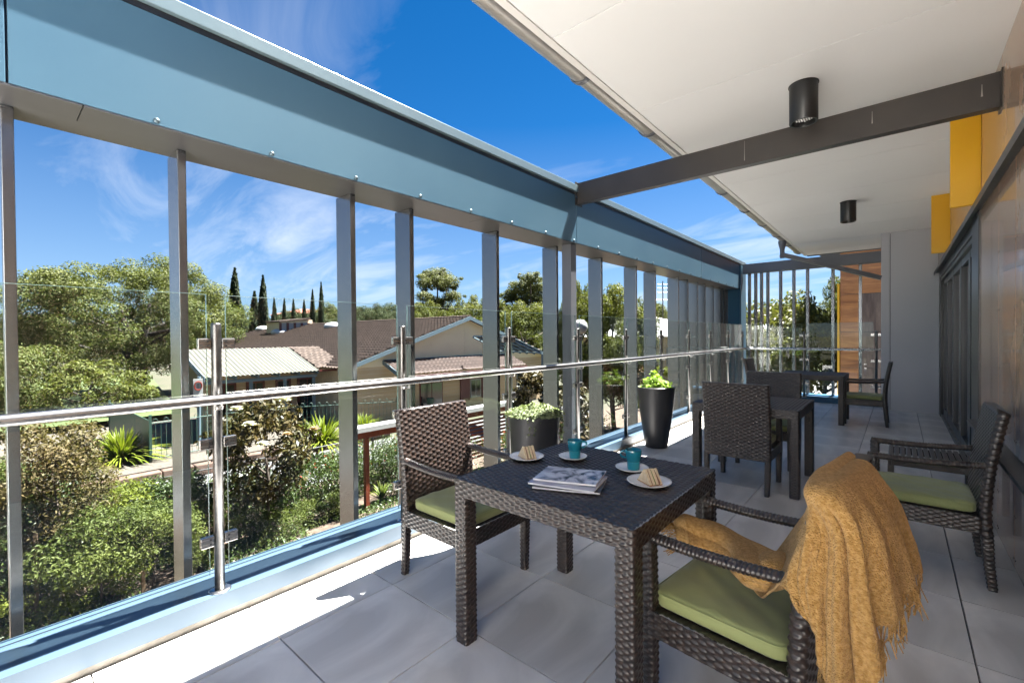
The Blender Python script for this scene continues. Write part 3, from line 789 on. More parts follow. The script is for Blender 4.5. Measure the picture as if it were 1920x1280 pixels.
def weave_h(u, v, pu, pv, amp):
    r = np.floor(v / pv); fv = v / pv - r
    s = np.cos(math.pi * (u / pu + r))
    strand = np.sqrt(np.clip(1 - (2 * fv - 1) ** 2, 0, 1))
    h1 = strand * (.30 + .70 * np.clip(s * 1.25, -1, 1)) * amp
    fu = u / pu - np.floor(u / pu)
    stake = np.sqrt(np.clip(1 - ((fu - .5) / .30) ** 2, 0, 1))
    # where a strand dips, the upright behind it shows
    h2 = np.where(s < -.1, .28 * amp * np.sqrt(np.clip(1 - ((np.abs(s) - 1) / .8) ** 2, 0, 1)), -amp * .2)
    return np.maximum(h1, h2)
def woven_tube(st, step_u=.0042, step_v=.0027, pu=.027, pv=.0118, amp=.0046, r=.012, caps=True):
    """st: list of (v, centre, ax, ay, w, d); loops of a rounded rectangle along v"""
    vs = np.array([s[0] for s in st], float)
    n = max(2, int(round((vs[-1] - vs[0]) / step_v)))
    v = np.linspace(vs[0], vs[-1], n)
    itp = lambda k: np.stack([np.interp(v, vs, [s[k][i] for s in st]) for i in range(3)], 1)
    C, AX, AY = itp(1), itp(2), itp(3)
    Wd = np.interp(v, vs, [s[4] for s in st]); Dd = np.interp(v, vs, [s[5] for s in st])
    w0, d0 = Wd.max(), Dd.max()
    u, Lu, P, Nn = rect_loop(w0, d0, min(r, d0 * .45), step_u)
    k = max(2, 2 * round(Lu / pu / 2)); pu = Lu / k
    U, V = np.meshgrid(u, v - v[0])
    H = weave_h(U, V, pu, pv, amp)
    px = P[None, :, 0] * (Wd / w0)[:, None]; pyy = P[None, :, 1] * (Dd / d0)[:, None]
    G = C[:, None, :] + px[..., None] * AX[:, None, :] + pyy[..., None] * AY[:, None, :]
    NN = Nn[None, :, 0, None] * AX[:, None, :] + Nn[None, :, 1, None] * AY[:, None, :]
    G = G + NN * H[..., None]
    m = len(u)
    idx = np.arange(n * m).reshape(n, m)
    a = idx[:-1]; b_ = np.roll(idx, -1, 1)[:-1]; c = np.roll(idx, -1, 1)[1:]; d = idx[1:]
    F = np.stack([a, b_, c, d], -1).reshape(-1, 4)
    Vv = G.reshape(-1, 3)
    if caps:
        top = C[-1] + (AX[-1] * 0); bot = C[0]
        nb = len(Vv); Vv = np.vstack([Vv, bot[None], top[None]])
        i0 = idx[0]; i1 = idx[-1]
        F = np.vstack([F, np.stack([np.roll(i0, -1), i0, np.full(m, nb), np.full(m, nb)], 1)[:, [0, 1, 2, 2]] if False else np.zeros((0, 4), int)])
        tri0 = np.stack([np.roll(i0, -1), i0, np.full(m, nb)], 1); tri1 = np.stack([i1, np.roll(i1, -1), np.full(m, nb + 1)], 1)
        # close the ends with quads built from pairs of fan triangles
        def pair(t):
            if len(t) % 2: t = t[:-1]
            A, B = t[0::2], t[1::2]
            return A, B
        q0 = np.array([[i0[(j + 2) % m], i0[(j + 1) % m], i0[j], nb] for j in range(0, m - 1, 2)])
        q1 = np.array([[i1[j], i1[(j + 1) % m], i1[(j + 2) % m], nb + 1] for j in range(0, m - 1, 2)])
        F = np.vstack([F, q0, q1])
    return Vv, F
EX, EY, EZ = np.eye(3)
def woven_grid(x0, x1, y0, y1, z, pu=.027, pv=.0118, amp=.0046, su=.0042, sv=.0027):
    nx = int((x1 - x0) / su); ny = int((y1 - y0) / sv)
    X, Yy = np.meshgrid(np.linspace(x0, x1, nx), np.linspace(y0, y1, ny))
    Z = z + weave_h(X - x0, Yy - y0, pu, pv, amp)
    idx = np.arange(nx * ny).reshape(ny, nx)
    F = np.stack([idx[:-1, :-1], idx[:-1, 1:], idx[1:, 1:], idx[1:, :-1]], -1).reshape(-1, 4)
    return np.stack([X, Yy, Z], -1).reshape(-1, 3), F
def cat(parts):
    V = []; F = []; n = 0
    for (v, f) in parts: V.append(v); F.append(f + n); n += len(v)
    return np.vstack(V), np.vstack(F)
def wpart(name, VF, parent): return link(name, mesh_from(name, VF[0], VF[1], M['wicker'], True), parent)
def cushion_mesh(w, d, h, r=.05, n=9):
    u, L, P, Nn = rect_loop(w, d, r, .02)
    rows = []
    prof = [(.975, 0.0), (.995, .006), (1.0, h * .5), (.99, h * .86), (.96, h * .98), (.90, h * 1.05), (.80, h * 1.08), (.70, h * 1.11), (.60, h * 1.13), (.5, h * 1.14), (.40, h * 1.15), (.30, h * 1.155), (.20, h * 1.16), (.1, h * 1.16)]
    for (o_, z) in prof: rows.append(np.column_stack([P * o_, np.full(len(P), z)]))
    m = len(P); V = np.vstack(rows + [np.array([[0, 0, h * 1.16]])])
    F = []
    for i in range(len(prof) - 1):
        for k in range(m): F.append((i * m + k, i * m + (k + 1) % m, (i + 1) * m + (k + 1) % m, (i + 1) * m + k))
    c = len(V) - 1; i = len(prof) - 1
    F += [(i * m + k, i * m + (k + 1) % m, c) for k in range(m)]
    F.append(tuple(range(m - 1, -1, -1)))
    return V, F
def make_chair():
    t = thing('wicker_armchair', (0, 0, 0), 'x', 'armchair', 'dark wicker armchairs with green cushions')
    W = .548
    # backrest: one woven shell from the apron to the top edge, leaning back
    prof = [(.29, -.236), (.42, -.232), (.55, -.238), (.68, -.252), (.80, -.271), (.90, -.289), (.957, -.300)]
    st = [(z, (0, y, z), EX, EY, W, .046) for z, y in prof]
    wpart('backrest', woven_tube(st, r=.016, pu=.030, pv=.0158, amp=.0056, step_v=.003), t)
    # apron round the seat
    st = [(z, (0, .022, z), EX, EY, W, .498) for z in (.300, .392)]
    ap = woven_tube(st, r=.02, caps=False)
    v2, f2 = woven_grid(-W / 2 + .01, W / 2 - .01, -.22, .262, .386, su=.009, sv=.006)
    wpart('seat_frame', cat([ap, (v2, f2)]), t)
    for s in (-1, 1):
        # front leg rising to the arm
        st = [(0, (s * .245, .243, 0), EX, EY, .036, .036), (.30, (s * .248, .246, .30), EX, EY, .048, .046), (.648, (s * .25, .248, .648), EX, EY, .044, .044)]
        wpart('leg', woven_tube(st, pu=.024, r=.009), t)
        # rear leg, curving back
        st = [(0, (s * .247, -.262, 0), EX, EY, .034, .034), (.14, (s * .25, -.247, .14), EX, EY, .041, .040), (.31, (s * .252, -.238, .31), EX, EY, .044, .046)]
        wpart('leg', woven_tube(st, pu=.024, r=.009), t)
        # arm: wrapped round rail
        A = np.array([s * .25, .270, .650]); B = np.array([s * .25, -.235, .668])
        L = np.linalg.norm(B - A); n = int(L / .0034); k = 14
        V = []; ring = np.linspace(0, 2 * math.pi, k, endpoint=False)
        for i in range(n + 1):
            f = i / n; c = A + (B - A) * f; c = c + np.array([0, 0, -.010 * math.sin(math.pi * f)])
            q = .0195 + .0042 * abs(math.sin(math.pi * f * L / .0145)) - (.010 if i == 0 else 0)
            V.append(np.stack([c[0] + q * np.cos(ring) * 1.06, np.full(k, c[1]), c[2] + q * np.sin(ring) * .82], 1))
        V = np.vstack(V); idx = np.arange(len(V)).reshape(n + 1, k)
        F = np.stack([idx[:-1], np.roll(idx, -1, 1)[:-1], np.roll(idx, -1, 1)[1:], idx[1:]], -1).reshape(-1, 4)
        F = np.vstack([F, [[idx[0][a], idx[0][a + 1], idx[0][a + 2], idx[0][a + 3]] for a in range(0, 1)]])
        o = wpart('arm', (V, F), t)
    V, F = cushion_mesh(.47, .455, .055)
    V = np.array(V); w_ = (V[:, 2] > .05); r2 = (V[:, 0] ** 2 + V[:, 1] ** 2)
    V[:, 2] += w_ * (-.010 * np.exp(-r2 / .02) + .0025 * np.sin(V[:, 0] * 31 + 1.0 + 9 * V[:, 1]) * np.cos(V[:, 1] * 27) + .002 * np.sin(V[:, 0] * 57 - V[:, 1] * 41))
    V = V + np.array([0, .022, .394])
    cu = link('cushion', mesh_from('cushion', V, F, M['cushion'], True), t)
    # piped seam round the cushion edge
    u, L, P, Nn = rect_loop(.47, .455, .05, .02)
    p3 = [(q[0], q[1] + .022, .394 + .047) for q in np.vstack([P, P[:1]])]
    s_ = MB(); s_.tube(p3, .0022, 6, caps=False)
    link('piping', mesh_from('piping', s_.v, s_.f, M['cushion'], True), cu)
    return t
def make_table():
    t = thing('wicker_table', (0, 0, 0), 'x', 'table', 'square wicker tables')
    w = .876; h = w / 2
    st = [(z, (0, 0, z), EX, EY, w, w) for z in (.668, .744)]
    ap = woven_tube(st, r=.012, caps=False)
    v2, f2 = woven_grid(-h + .002, h - .002, -h + .002, h - .002, .7415, pu=.030, pv=.0142, amp=.0062)
    wpart('tabletop', cat([ap, (v2, f2)]), t)
    for sx in (-1, 1):
        for sy in (-1, 1):
            st = [(0, (sx * (h - .036), sy * (h - .036), 0), EX, EY, .070, .070), (.68, (sx * (h - .036), sy * (h - .036), .68), EX, EY, .070, .070)]
            wpart('leg', woven_tube(st, pu=.024, r=.009), t)
    return t
CH = make_chair(); TB = make_table()
PI = math.pi
chairs = [  # position of the chair centre, turn, label
    ((-1.94, 1.838), -PI / 2, 'wicker armchair backing onto the balustrade beside the round planter'),
    ((-.420, 1.800), math.radians(83), 'wicker armchair carrying the mustard throw over its back'),
    ((.125, 3.755), PI / 2, 'empty wicker armchair with its back against the bronze wall'),
    ((-1.10, 4.595), 0, 'wicker armchair pushed in under the table beside the tall planter, back towards the throw'),
    ((-1.08, 5.54), PI, 'wicker armchair across the table from the one pushed in beside the tall planter'),
    ((-.385, 8.87), PI / 2, 'wicker armchair at the far table, next to the grey wall'),
    ((-1.77, 9.0), -PI / 2, 'wicker armchair at the far table, on its balustrade side'),
]
for i, ((x, y), rz, lab) in enumerate(chairs):
    if i == 0:
        c = CH; c.location = (x, y, 0); c.rotation_euler = (0, 0, rz); c['label'] = lab
    else: copy_tree(CH, None, (x, y, 0), rz, None, lab)
tabs = [((-1.10, 1.822), 'wicker table set with mugs, sandwiches and magazines'), ((-1.065, 4.84), 'bare wicker table with two armchairs facing across it, beside the tall planter'),
        ((-1.06, 8.85), 'bare wicker table at the far end near the grey wall')]
for i, ((x, y), lab) in enumerate(tabs):
    if i == 0: TB.location = (x, y, 0); TB['label'] = lab
    else: copy_tree(TB, None, (x, y, 0), 0, None, lab)
# low slatted side table by the wall
sdt = thing('side_table', (.2, 4.78, 0), 'low dark slatted wicker side table against the wall beyond the empty armchair', 'side table')
for k in range(14):
    x = -.045 + .462 * k / 13
    t = MB(); t.box(x - .0135, x + .0135, 4.55, 5.02, .430, .446); t.build('slat', M['wicker'], sdt, bevel=.004)
t = MB(); t.box(-.062, -.040, 4.548, 5.022, .37, .429); t.box(.412, .434, 4.548, 5.022, .37, .429); t.box(-.039, .411, 4.548, 4.57, .37, .429); t.box(-.039, .411, 5.0, 5.022, .37, .429)
t.build('frame', M['wicker'], sdt, bevel=.004)
for (x, y) in ((-.045, 4.57), (-.045, 5.0), (.417, 4.57), (.417, 5.0)):
    t = MB(); t.box(x - .019, x + .019, y - .019, y + .019, 0, .369); t.build('leg', M['wicker'], sdt, bevel=.004)
# ------------------------------------------------------------------ things on the table
TZ = .7478
def plate(x, y, r, name, lab, group=None):
    q = MB(); q.lathe([(r * .42, 0), (r * .55, .001), (r * .9, .009), (r, .0145), (r * .995, .0165), (r * .88, .0125), (r * .56, .005), (r * .3, .0042), (.001, .004)], (x, y, TZ), 48)
    o = q.build(name, M['china'], None, True, origin=(x, y, TZ)); return tag(o, lab, 'plate' if name == 'plate' else 'saucer', group)
def mug(x, y, ha, lab):
    t = thing('mug', (x, y, TZ + .0048), lab, 'mug')
    z = TZ + .0048
    q = MB(); q.lathe([(.0255, 0), (.0275, .002), (.0300, .040), (.0300, .0405)], (x, y, z), 40); autosmooth(q.build('base', M['teal_low'], t), 40)
    q = MB(); q.lathe([(.0305, .0408), (.0345, .044), (.0385, .092), (.0378, .0945), (.0362, .0935), (.0325, .05), (.026, .045), (.001, .044)], (x, y, z), 40); autosmooth(q.build('cup', M['teal'], t), 60)
    q = MB(); dx, dy = math.cos(ha), math.sin(ha)
    pts = [(.0355, .084), (.048, .0875), (.058, .083), (.061, .073), (.056, .063), (.045, .057), (.0345, .056)]
    q.tube([(x + dx * a, y + dy * a, z + c) for a, c in pts], [.0058, .0055, .0052, .0052, .0052, .0055, .006], 12)
    autosmooth(q.build('handle', M['teal'], t), 60)
rt = np.arctan2(.65, .76)                    # picture-right as a heading
plate(-1.478, 1.838, .090, 'plate', 'white side plate holding a sandwich beside the armchair backing the balustrade')
plate(-.815, 1.852, .093, 'plate', 'white side plate holding a sandwich at the corner near the throw')
plate(-1.290, 1.990, .074, 'saucer', 'white saucer under the mug whose handle points to the tall planter')
plate(-.962, 1.995, .077, 'saucer', 'white saucer under the mug beside the throw side sandwich')
mug(-1.276, 1.986, rt - .1, 'teal stoneware mug between the magazines and the round planter')
mug(-.953, 1.992, rt + PI - .1, 'teal stoneware mug beside the sandwich nearest the throw')
def sandwich(x, y, head, lab, rs):
    rng = np.random.default_rng(rs)
    t = thing('sandwich', (x, y, TZ + .006), lab, 'sandwich')
    a = np.array([math.cos(head), math.sin(head), 0]); s = np.array([-a[1], a[0], 0]); o0 = np.array([x, y, TZ + .006])
    lay = [('bread_slice', .0125, 'bread'), ('filling', .004, 'filling'), ('bread_slice', .0115, 'bread'), ('filling', .0055, 'lettuce'), ('bread_slice', .011, 'bread'), ('filling', .0055, 'filling'), ('bread_slice', .012, 'bread')]
    pos = -sum(l[1] for l in lay) / 2
    for nme, th, mt in lay:
        ins = .003 if nme == 'filling' else 0
        poly = [(-.050 + ins, 0.0), (.046 - ins, 0.0), (.044 - ins, .006), (.004, .058 - ins * 1.4), (-.003, .058 - ins * 1.4), (-.047 + ins, .007)]
        n = len(poly); V = []
        lean = .10
        for e in (pos + .0002, pos + th - .0002):
            for (p, z) in poly:
                j = rng.normal(0, .0009, 3) + (rng.normal(0, .0016, 3) if nme == 'filling' else 0)
                V.append(o0 + a * (e + z * lean) + s * p + np.array([0, 0, z]) + j)
        F = [tuple(range(n - 1, -1, -1)), tuple(range(n, 2 * n))] + [(i, (i + 1) % n, n + (i + 1) % n, n + i) for i in range(n)]
        q = MB(); q.add(V, F); sl = q.build(nme, M[mt], t, bevel=.0018)
        if nme == 'bread_slice':
            q = MB(); V = []
            for e in (pos - .0003, pos + th + .0003):
                for (p, z) in ((-.051, -.0006), (.047, -.0006), (.0462, .0035), (-.0502, .0035)):
                    V.append(o0 + a * (e + z * lean) + s * p + np.array([0, 0, z]))
            q.hexa([V[i] for i in (0, 1, 2, 3, 4, 5, 6, 7)]); q.build('crust', M['crust'], sl, bevel=.001)
        pos += th
sandwich(-1.478, 1.842, rt + .42, 'white bread sandwich wedge on the plate beside the balustrade armchair', 4)
sandwich(-.815, 1.856, rt + .30, 'white bread sandwich wedge on the plate near the throw', 9)
# magazines, one on another
def magazine(c, hd, w, d, z, th, topm, lab, edge='paper', bow=.004):
    t = thing('magazine', (c[0], c[1], z), lab, 'magazine')
    a = np.array([math.cos(hd), math.sin(hd), 0]); s = np.array([-a[1], a[0], 0])
    P0 = np.array([c[0], c[1], z])
    def slab(z0, z1, ww, dd, k=8):
        V = []; F = []
        for zz_ in (z0, z1):
            for i in range(k + 1):
                f = i / k
                for e in (-.5, .5):
                    V.append(P0 + a * ((f - .5) * ww) + s * (e * dd) + np.array([0, 0, zz_ + bow * f * f]))
        m2 = 2 * (k + 1)
        for i in range(k):
            F += [(2 * i, 2 * i + 1, 2 * i + 3, 2 * i + 2), (m2 + 2 * i, m2 + 2 * i + 2, m2 + 2 * i + 3, m2 + 2 * i + 1),
                  (2 * i, 2 * i + 2, m2 + 2 * i + 2, m2 + 2 * i), (2 * i + 1, m2 + 2 * i + 1, m2 + 2 * i + 3, 2 * i + 3)]
        F += [(0, m2, m2 + 1, 1), (2 * k, 2 * k + 1, m2 + 2 * k + 1, m2 + 2 * k)]
        return V, F
    q = MB(); q.add(*slab(.0, th - .0008, w - .003, d - .003)); q.build('pages', M[edge], t)
    q = MB(); q.add(*slab(th - .0006, th, w, d)); q.build('cover', M[topm], t)
mh = math.atan2(1.823 - 1.75, 1.277 - 1.009)
mh = math.atan2(.075, .275)
magazine((-1.075, 1.638), mh + .10, .285, .215, TZ + .0006, .007, 'mag_dark', 'dark covered magazine at the bottom of the pile on the set table')
magazine((-1.088, 1.640), mh - .02, .29, .215, TZ + .0088, .007, 'mag_violet', 'violet grey magazine in the middle of the pile', bow=.003)
magazine((-1.098, 1.672), mh + .03, .275, .205, TZ + .0175, .0075, 'cover', 'glossy magazine with a snowy grey cover on top of the pile', bow=.006)

# ------------------------------------------------------------------ planters
def leafset(p, nrm, L, W, rng, fold=.15, axis=None):
    n = len(p); L = np.broadcast_to(np.asarray(L, float), (n,)); W = np.broadcast_to(np.asarray(W, float), (n,))
    nrm = unit(nrm)
    if axis is None: axis = rng.normal(size=(n, 3))
    t = unit(axis - nrm * np.sum(axis * nrm, 1, keepdims=True)); b_ = np.cross(nrm, t)
    v0 = p - t * (L / 2)[:, None]; v2 = p + t * (L / 2)[:, None] - nrm * (L * .12)[:, None]
    up = nrm * (W * fold)[:, None]
    v1 = p + b_ * (W / 2)[:, None] + up; v3 = p - b_ * (W / 2)[:, None] + up
    V = np.stack([v0, v1, v2, v3], 1).reshape(-1, 3)
    F = np.arange(4 * n).reshape(n, 4)
    return V, F
def cloud(blobs, n, L, W, rng, shell=.62, up=.45, jit=.7, fold=.15):
    bl_ = np.array(blobs, float); wgt = (bl_[:, 3] * bl_[:, 4] + bl_[:, 4] * bl_[:, 5] + bl_[:, 3] * bl_[:, 5]); wgt /= wgt.sum()
    k = rng.choice(len(bl_), n, p=wgt); B = bl_[k]
    d = unit(rng.normal(size=(n, 3))); rr = shell + (1 - shell) * rng.random(n) ** .7
    p = B[:, :3] + d * B[:, 3:6] * rr[:, None]
    nrm = d + np.array([0, 0, up]) + rng.normal(size=(n, 3)) * jit
    LL = L * rng.uniform(.7, 1.25, n); WW = W * rng.uniform(.75, 1.2, n)
    return leafset(p, nrm, LL, WW, rng, fold)
def planter(name, lab, x, y, prof, soilr, soilz, leafm, seed, ln, lw, spread, nleaf, rise):
    rng = np.random.default_rng(seed)
    t = thing(name, (x, y, 0), lab, 'planter')
    q = MB(); q.lathe(prof, (x, y, 0), 56); autosmooth(q.build('pot', M['planter'], t), 45)
    q = MB(); q.lathe([(soilr, soilz - .02), (soilr, soilz), (soilr * .5, soilz + .01), (.001, soilz + .012)], (x, y, 0), 30); q.build('soil', M['soil'], t)
    a = rng.uniform(0, 2 * PI, nleaf); r = spread * np.sqrt(rng.random(nleaf))
    p = np.stack([x + r * np.cos(a), y + r * np.sin(a), soilz + .012 + rise * rng.random(nleaf) * (1 - .5 * (r / spread) ** 2)], 1)
    hump = .5 + .5 * np.sin(3 * a + seed) * np.cos(2 * a + r * 18)
    p[:, 2] += rise * .9 * hump * (1 - r / spread)
    tr_ = rng.random(nleaf) < .12                # some stems spill over the rim
    ro = spread * rng.uniform(1.0, 1.12, nleaf)
    p[tr_] = np.stack([x + ro * np.cos(a), y + ro * np.sin(a), soilz + .02 - rng.random(nleaf) ** 2 * .16 * (np.sin(5 * a) > .2)], 1)[tr_]
    nrm = np.stack([np.cos(a) * .5, np.sin(a) * .5, np.full(nleaf, 1.0)], 1) + rng.normal(size=(nleaf, 3)) * .55
    V, F = leafset(p, nrm, ln * rng.uniform(.6, 1.3, nleaf), lw * rng.uniform(.7, 1.2, nleaf), rng, .2)
    link('plant', mesh_from('plant', V - np.array([x, y, 0]), F, leafm, True), t)
planter('round_planter', 'wide round charcoal planter with pale trailing succulent beside the balustrade', -2.265, 2.925,
        [(.165, 0), (.172, .01), (.196, .40), (.205, .74), (.206, .752), (.200, .756), (.193, .748), (.190, .70)], .188, .735, M['leaf_succ'], 3, .027, .021, .218, 2000, .06)
planter('tall_planter', 'tall tapered charcoal planter with lime leaves beside the balustrade', -2.295, 5.44,
        [(.128, 0), (.133, .008), (.172, .25), (.205, .50), (.226, .73), (.228, .745), (.222, .75), (.213, .742), (.208, .70)], .207, .715, M['leaf_succ2'], 5, .085, .055, .185, 130, .135)

# ------------------------------------------------------------------ mustard throw over the armchair
def cr_spline(P, t):
    """Catmull-Rom through rows of P at parameters t in [0, len-1]"""
    P = np.asarray(P, float); n = len(P)
    i = np.clip(np.floor(t).astype(int), 0, n - 2); f = (t - i)[:, None]
    p0 = P[np.clip(i - 1, 0, n - 1)]; p1 = P[i]; p2 = P[i + 1]; p3 = P[np.clip(i + 2, 0, n - 1)]
    return .5 * ((2 * p1) + (-p0 + p2) * f + (2 * p0 - 5 * p1 + 4 * p2 - p3) * f ** 2 + (-p0 + 3 * p1 - 3 * p2 + p3) * f ** 3)
def smooth_noise(u, v, rng, k=6, fu=3, fv=2):
    s = 0
    for _ in range(k):
        s = s + np.sin(rng.uniform(.5, fu) * 6.28 * u + rng.uniform(-fv, fv) * 6.28 * v + rng.uniform(0, 6.28)) / k
    return s
thr = thing('throw_blanket', (-.25, 1.6, .45), 'mustard woollen throw with fringe draped over the near armchair', 'blanket')
rngT = np.random.default_rng(11)
CR, CS = math.cos(math.radians(83)), math.sin(math.radians(83))
def ch(x, y, z):                             # place of a point given in the armchair's own frame
    return np.array([-.420 + x * CR - y * CS, 1.800 + x * CS + y * CR, z])
cols = []
tops = [(.12, -.262, 0), (.03, -.260, 0), (-.06, -.258, 0), (-.165, -.252, 0), (-.275, -.256, 0), (-.302, -.276, 0), (-.308, -.305, 1), (-.300, -.338, 1), (-.235, -.342, 1), (-.16, -.345, 1), (-.085, -.346, 1), (0., -.347, 1), (.075, -.347, 1)]
low = [  # two hanging points and the hem of each column
    [onY((1512, 962), 1.90), onZ((1450, 1040), .56), onZ((1398, 1078), .50)],
    [onY((1508, 985), 1.76), onZ((1458, 1070), .56), onZ((1425, 1118), .485)],
    [onY((1498, 1008), 1.600), onY((1478, 1070), 1.535), onY((1465, 1099), 1.492)],
    [onY((1514, 1000), 1.468), onY((1490, 1086), 1.462), onY((1505, 1150), 1.450)],
    [onY((1536, 1002), 1.468), onY((1520, 1112), 1.444), onY((1546, 1217), 1.436)],
    [onY((1556, 1004), 1.456), onY((1548, 1145), 1.432), onY((1541, 1300), 1.42)],
    [onY((1580, 1010), 1.444), onY((1579, 1165), 1.415), onY((1578, 1335), 1.40)],
    [onY((1605, 1012), 1.448), onY((1613, 1155), 1.418), onY((1624, 1292), 1.405)],
    [onY((1625, 1000), 1.480), onY((1637, 1102), 1.466), onY((1646, 1192), 1.465)],
    [onY((1643, 985), 1.560), onY((1659, 1075), 1.548), onY((1671, 1150), 1.548)],
    [onY((1659, 968), 1.650), onY((1677, 1048), 1.640), onY((1690, 1112), 1.640)],
    [onY((1669, 950), 1.740), onY((1688, 1025), 1.735), onY((1701, 1088), 1.735)],
    [onY((1672, 935), 1.830), onY((1692, 1008), 1.825), onY((1705, 1068), 1.825)],
]
for (x, y, rear), lw in zip(tops, low):
    cols.append([ch(np.clip(x, -.25, .2), -.300, .975), ch(x, y, .968 if abs(x) < .24 else .948)] + [np.array(p) for p in lw])
C3 = np.array(cols); ctrl = cols
nu, nv = 150, 90
tu = np.linspace(0, len(ctrl) - 1, nu); tv = np.linspace(0, C3.shape[1] - 1, nv)
rowsG = [cr_spline(C3[:, j, :], tu) for j in range(C3.shape[1])]               # rows along u
G = np.stack([cr_spline(np.stack([r[i] for r in rowsG]), tv) for i in range(nu)])   # nu x nv x 3
du = np.gradient(G, axis=0); dvv = np.gradient(G, axis=1); NRM = unit(np.cross(du, dvv))
cdir = unit(np.array([0, 0, HC]) - G); sgn = np.sign(np.sum(NRM * cdir, -1, keepdims=True)); NRM = NRM * sgn
U, Vq = np.meshgrid(np.linspace(0, 1, nu), np.linspace(0, 1, nv), indexing='ij')
ph = 3.9 * U + .10 * np.sin(4 * Vq + 1) + .06 * smooth_noise(U, Vq, rngT, 5, 2, 2)
fold = 1.5 * np.abs(np.sin(3.14159 * 1.9 * ph + .6)) ** .75 - .8 + .34 * np.sin(6.28 * 2.1 * ph + 2.0) + .22 * np.sin(6.28 * 4.7 * ph + 4 * Vq)
amp = .022 * np.clip((Vq - .28) / .5, 0, 1) * np.clip((U - .10) / .15, .15, 1)
G = G + NRM * (amp * fold + .009 * smooth_noise(U, Vq, rngT, 7, 5, 3) * np.clip((Vq - .2) * 3, 0, 1))[..., None]
idx = np.arange(nu * nv).reshape(nu, nv)
F1 = np.stack([idx[:-1, :-1], idx[1:, :-1], idx[1:, 1:], idx[:-1, 1:]], -1).reshape(-1, 4)
V1 = G.reshape(-1, 3)
# the part tucked over the ridge and down the rear of the backrest
ridge = G[:, 0, :]
# bunched length lying on the seat
pth = [onZ(q, z) for q, z in (((1262, 1008), .545), ((1300, 1000), .56), ((1345, 1010), .565), ((1392, 1036), .56), ((1432, 1066), .57), ((1475, 1080), .60))]
pth[0] = pth[0] + np.array([0, .03, 0])
tt = np.linspace(0, len(pth) - 1, 110); PC = cr_spline(np.array(pth), tt)
k = 72; ring = np.linspace(0, 2 * PI, k, endpoint=False)
tang = unit(np.gradient(PC, axis=0)); side = unit(np.cross(tang, np.array([0, 0, 1.0]))); upb = np.cross(side, tang)
f = np.linspace(0, 1, 110)[:, None]; R0 = .082 + .018 * np.sin(f * 7 + 1) ; R0 = R0 * np.clip(.55 + 3 * f, 0, 1) * np.clip((1 - f) * 5 + .05, 0, 1) ** .5
A, Fm = np.meshgrid(ring, f[:, 0])
wr = .94 + .30 * np.abs(np.sin(A * 2.0 + 5 * Fm + .8 * np.sin(7 * Fm))) ** .8 - .12 + .14 * smooth_noise(A / 6.28, Fm, rngT, 7, 4, 4)
rx = R0 * 1.20 * wr; rz_ = R0 * .66 * wr
S = PC[:, None, :] + side[:, None, :] * (rx * np.cos(A))[..., None] + upb[:, None, :] * (rz_ * np.sin(A))[..., None]
S[..., 2] = np.maximum(S[..., 2], .456 + .004 * np.sin(A * 3))
i2 = np.arange(110 * k).reshape(110, k)
F2 = np.stack([i2[:-1], np.roll(i2, -1, 1)[:-1], np.roll(i2, -1, 1)[1:], i2[1:]], -1).reshape(-1, 4)
F2 = np.vstack([F2, [[i2[0][j], i2[0][j + 1], i2[0][k - 2 - j], i2[0][k - 1 - j]] for j in range(0, k // 2 - 1)]])
V2 = S.reshape(-1, 3)
off = np.array(thr.location)
me = mesh_from('cloth', V1 - off, F1, M['wool'], True)
o = link('cloth', me, thr); md = o.modifiers.new('thick', 'SOLIDIFY'); md.thickness = .007; md.offset = 0
me = mesh_from('bunched_fold', V2 - off, F2, M['wool'], True)
link('bunched_fold', me, thr)
# fringe threads along the rear hems and at the seat end
fr = MB()
for i in range(nu):
    u = i / (nu - 1)
    if .635 < u < .985 and (i % 1 == 0):
        for s in range(2):
            e = G[i, -1] + rngT.normal(0, .003, 3); ln = rngT.uniform(.05, .085)
            q1 = e + np.array([rngT.normal(0, .006), rngT.normal(0, .006), -ln * .5]); q2 = q1 + np.array([rngT.normal(0, .008), rngT.normal(0, .008), -ln * .5])
            fr.tube([e + np.array([0, 0, .006]), q1, q2], [.0022, .0020, .0014], 5)
for i in range(60):
    a = rngT.uniform(0, 2 * PI); e = S[2, int(a / (2 * PI) * k) % k]
    q1 = e + np.array([-.03, rngT.normal(0, .012), rngT.normal(-.005, .008)]); q2 = q1 + np.array([-.025 + rngT.normal(0, .01), rngT.normal(0, .012), -.02])
    q1[2] = max(q1[2], .462); q2[2] = max(q2[2], .46)
    fr.tube([e, q1, q2], [.0024, .0022, .0016], 5)
o = fr.build('fringe', M['wool'], thr); o['kind'] = 'stuff'
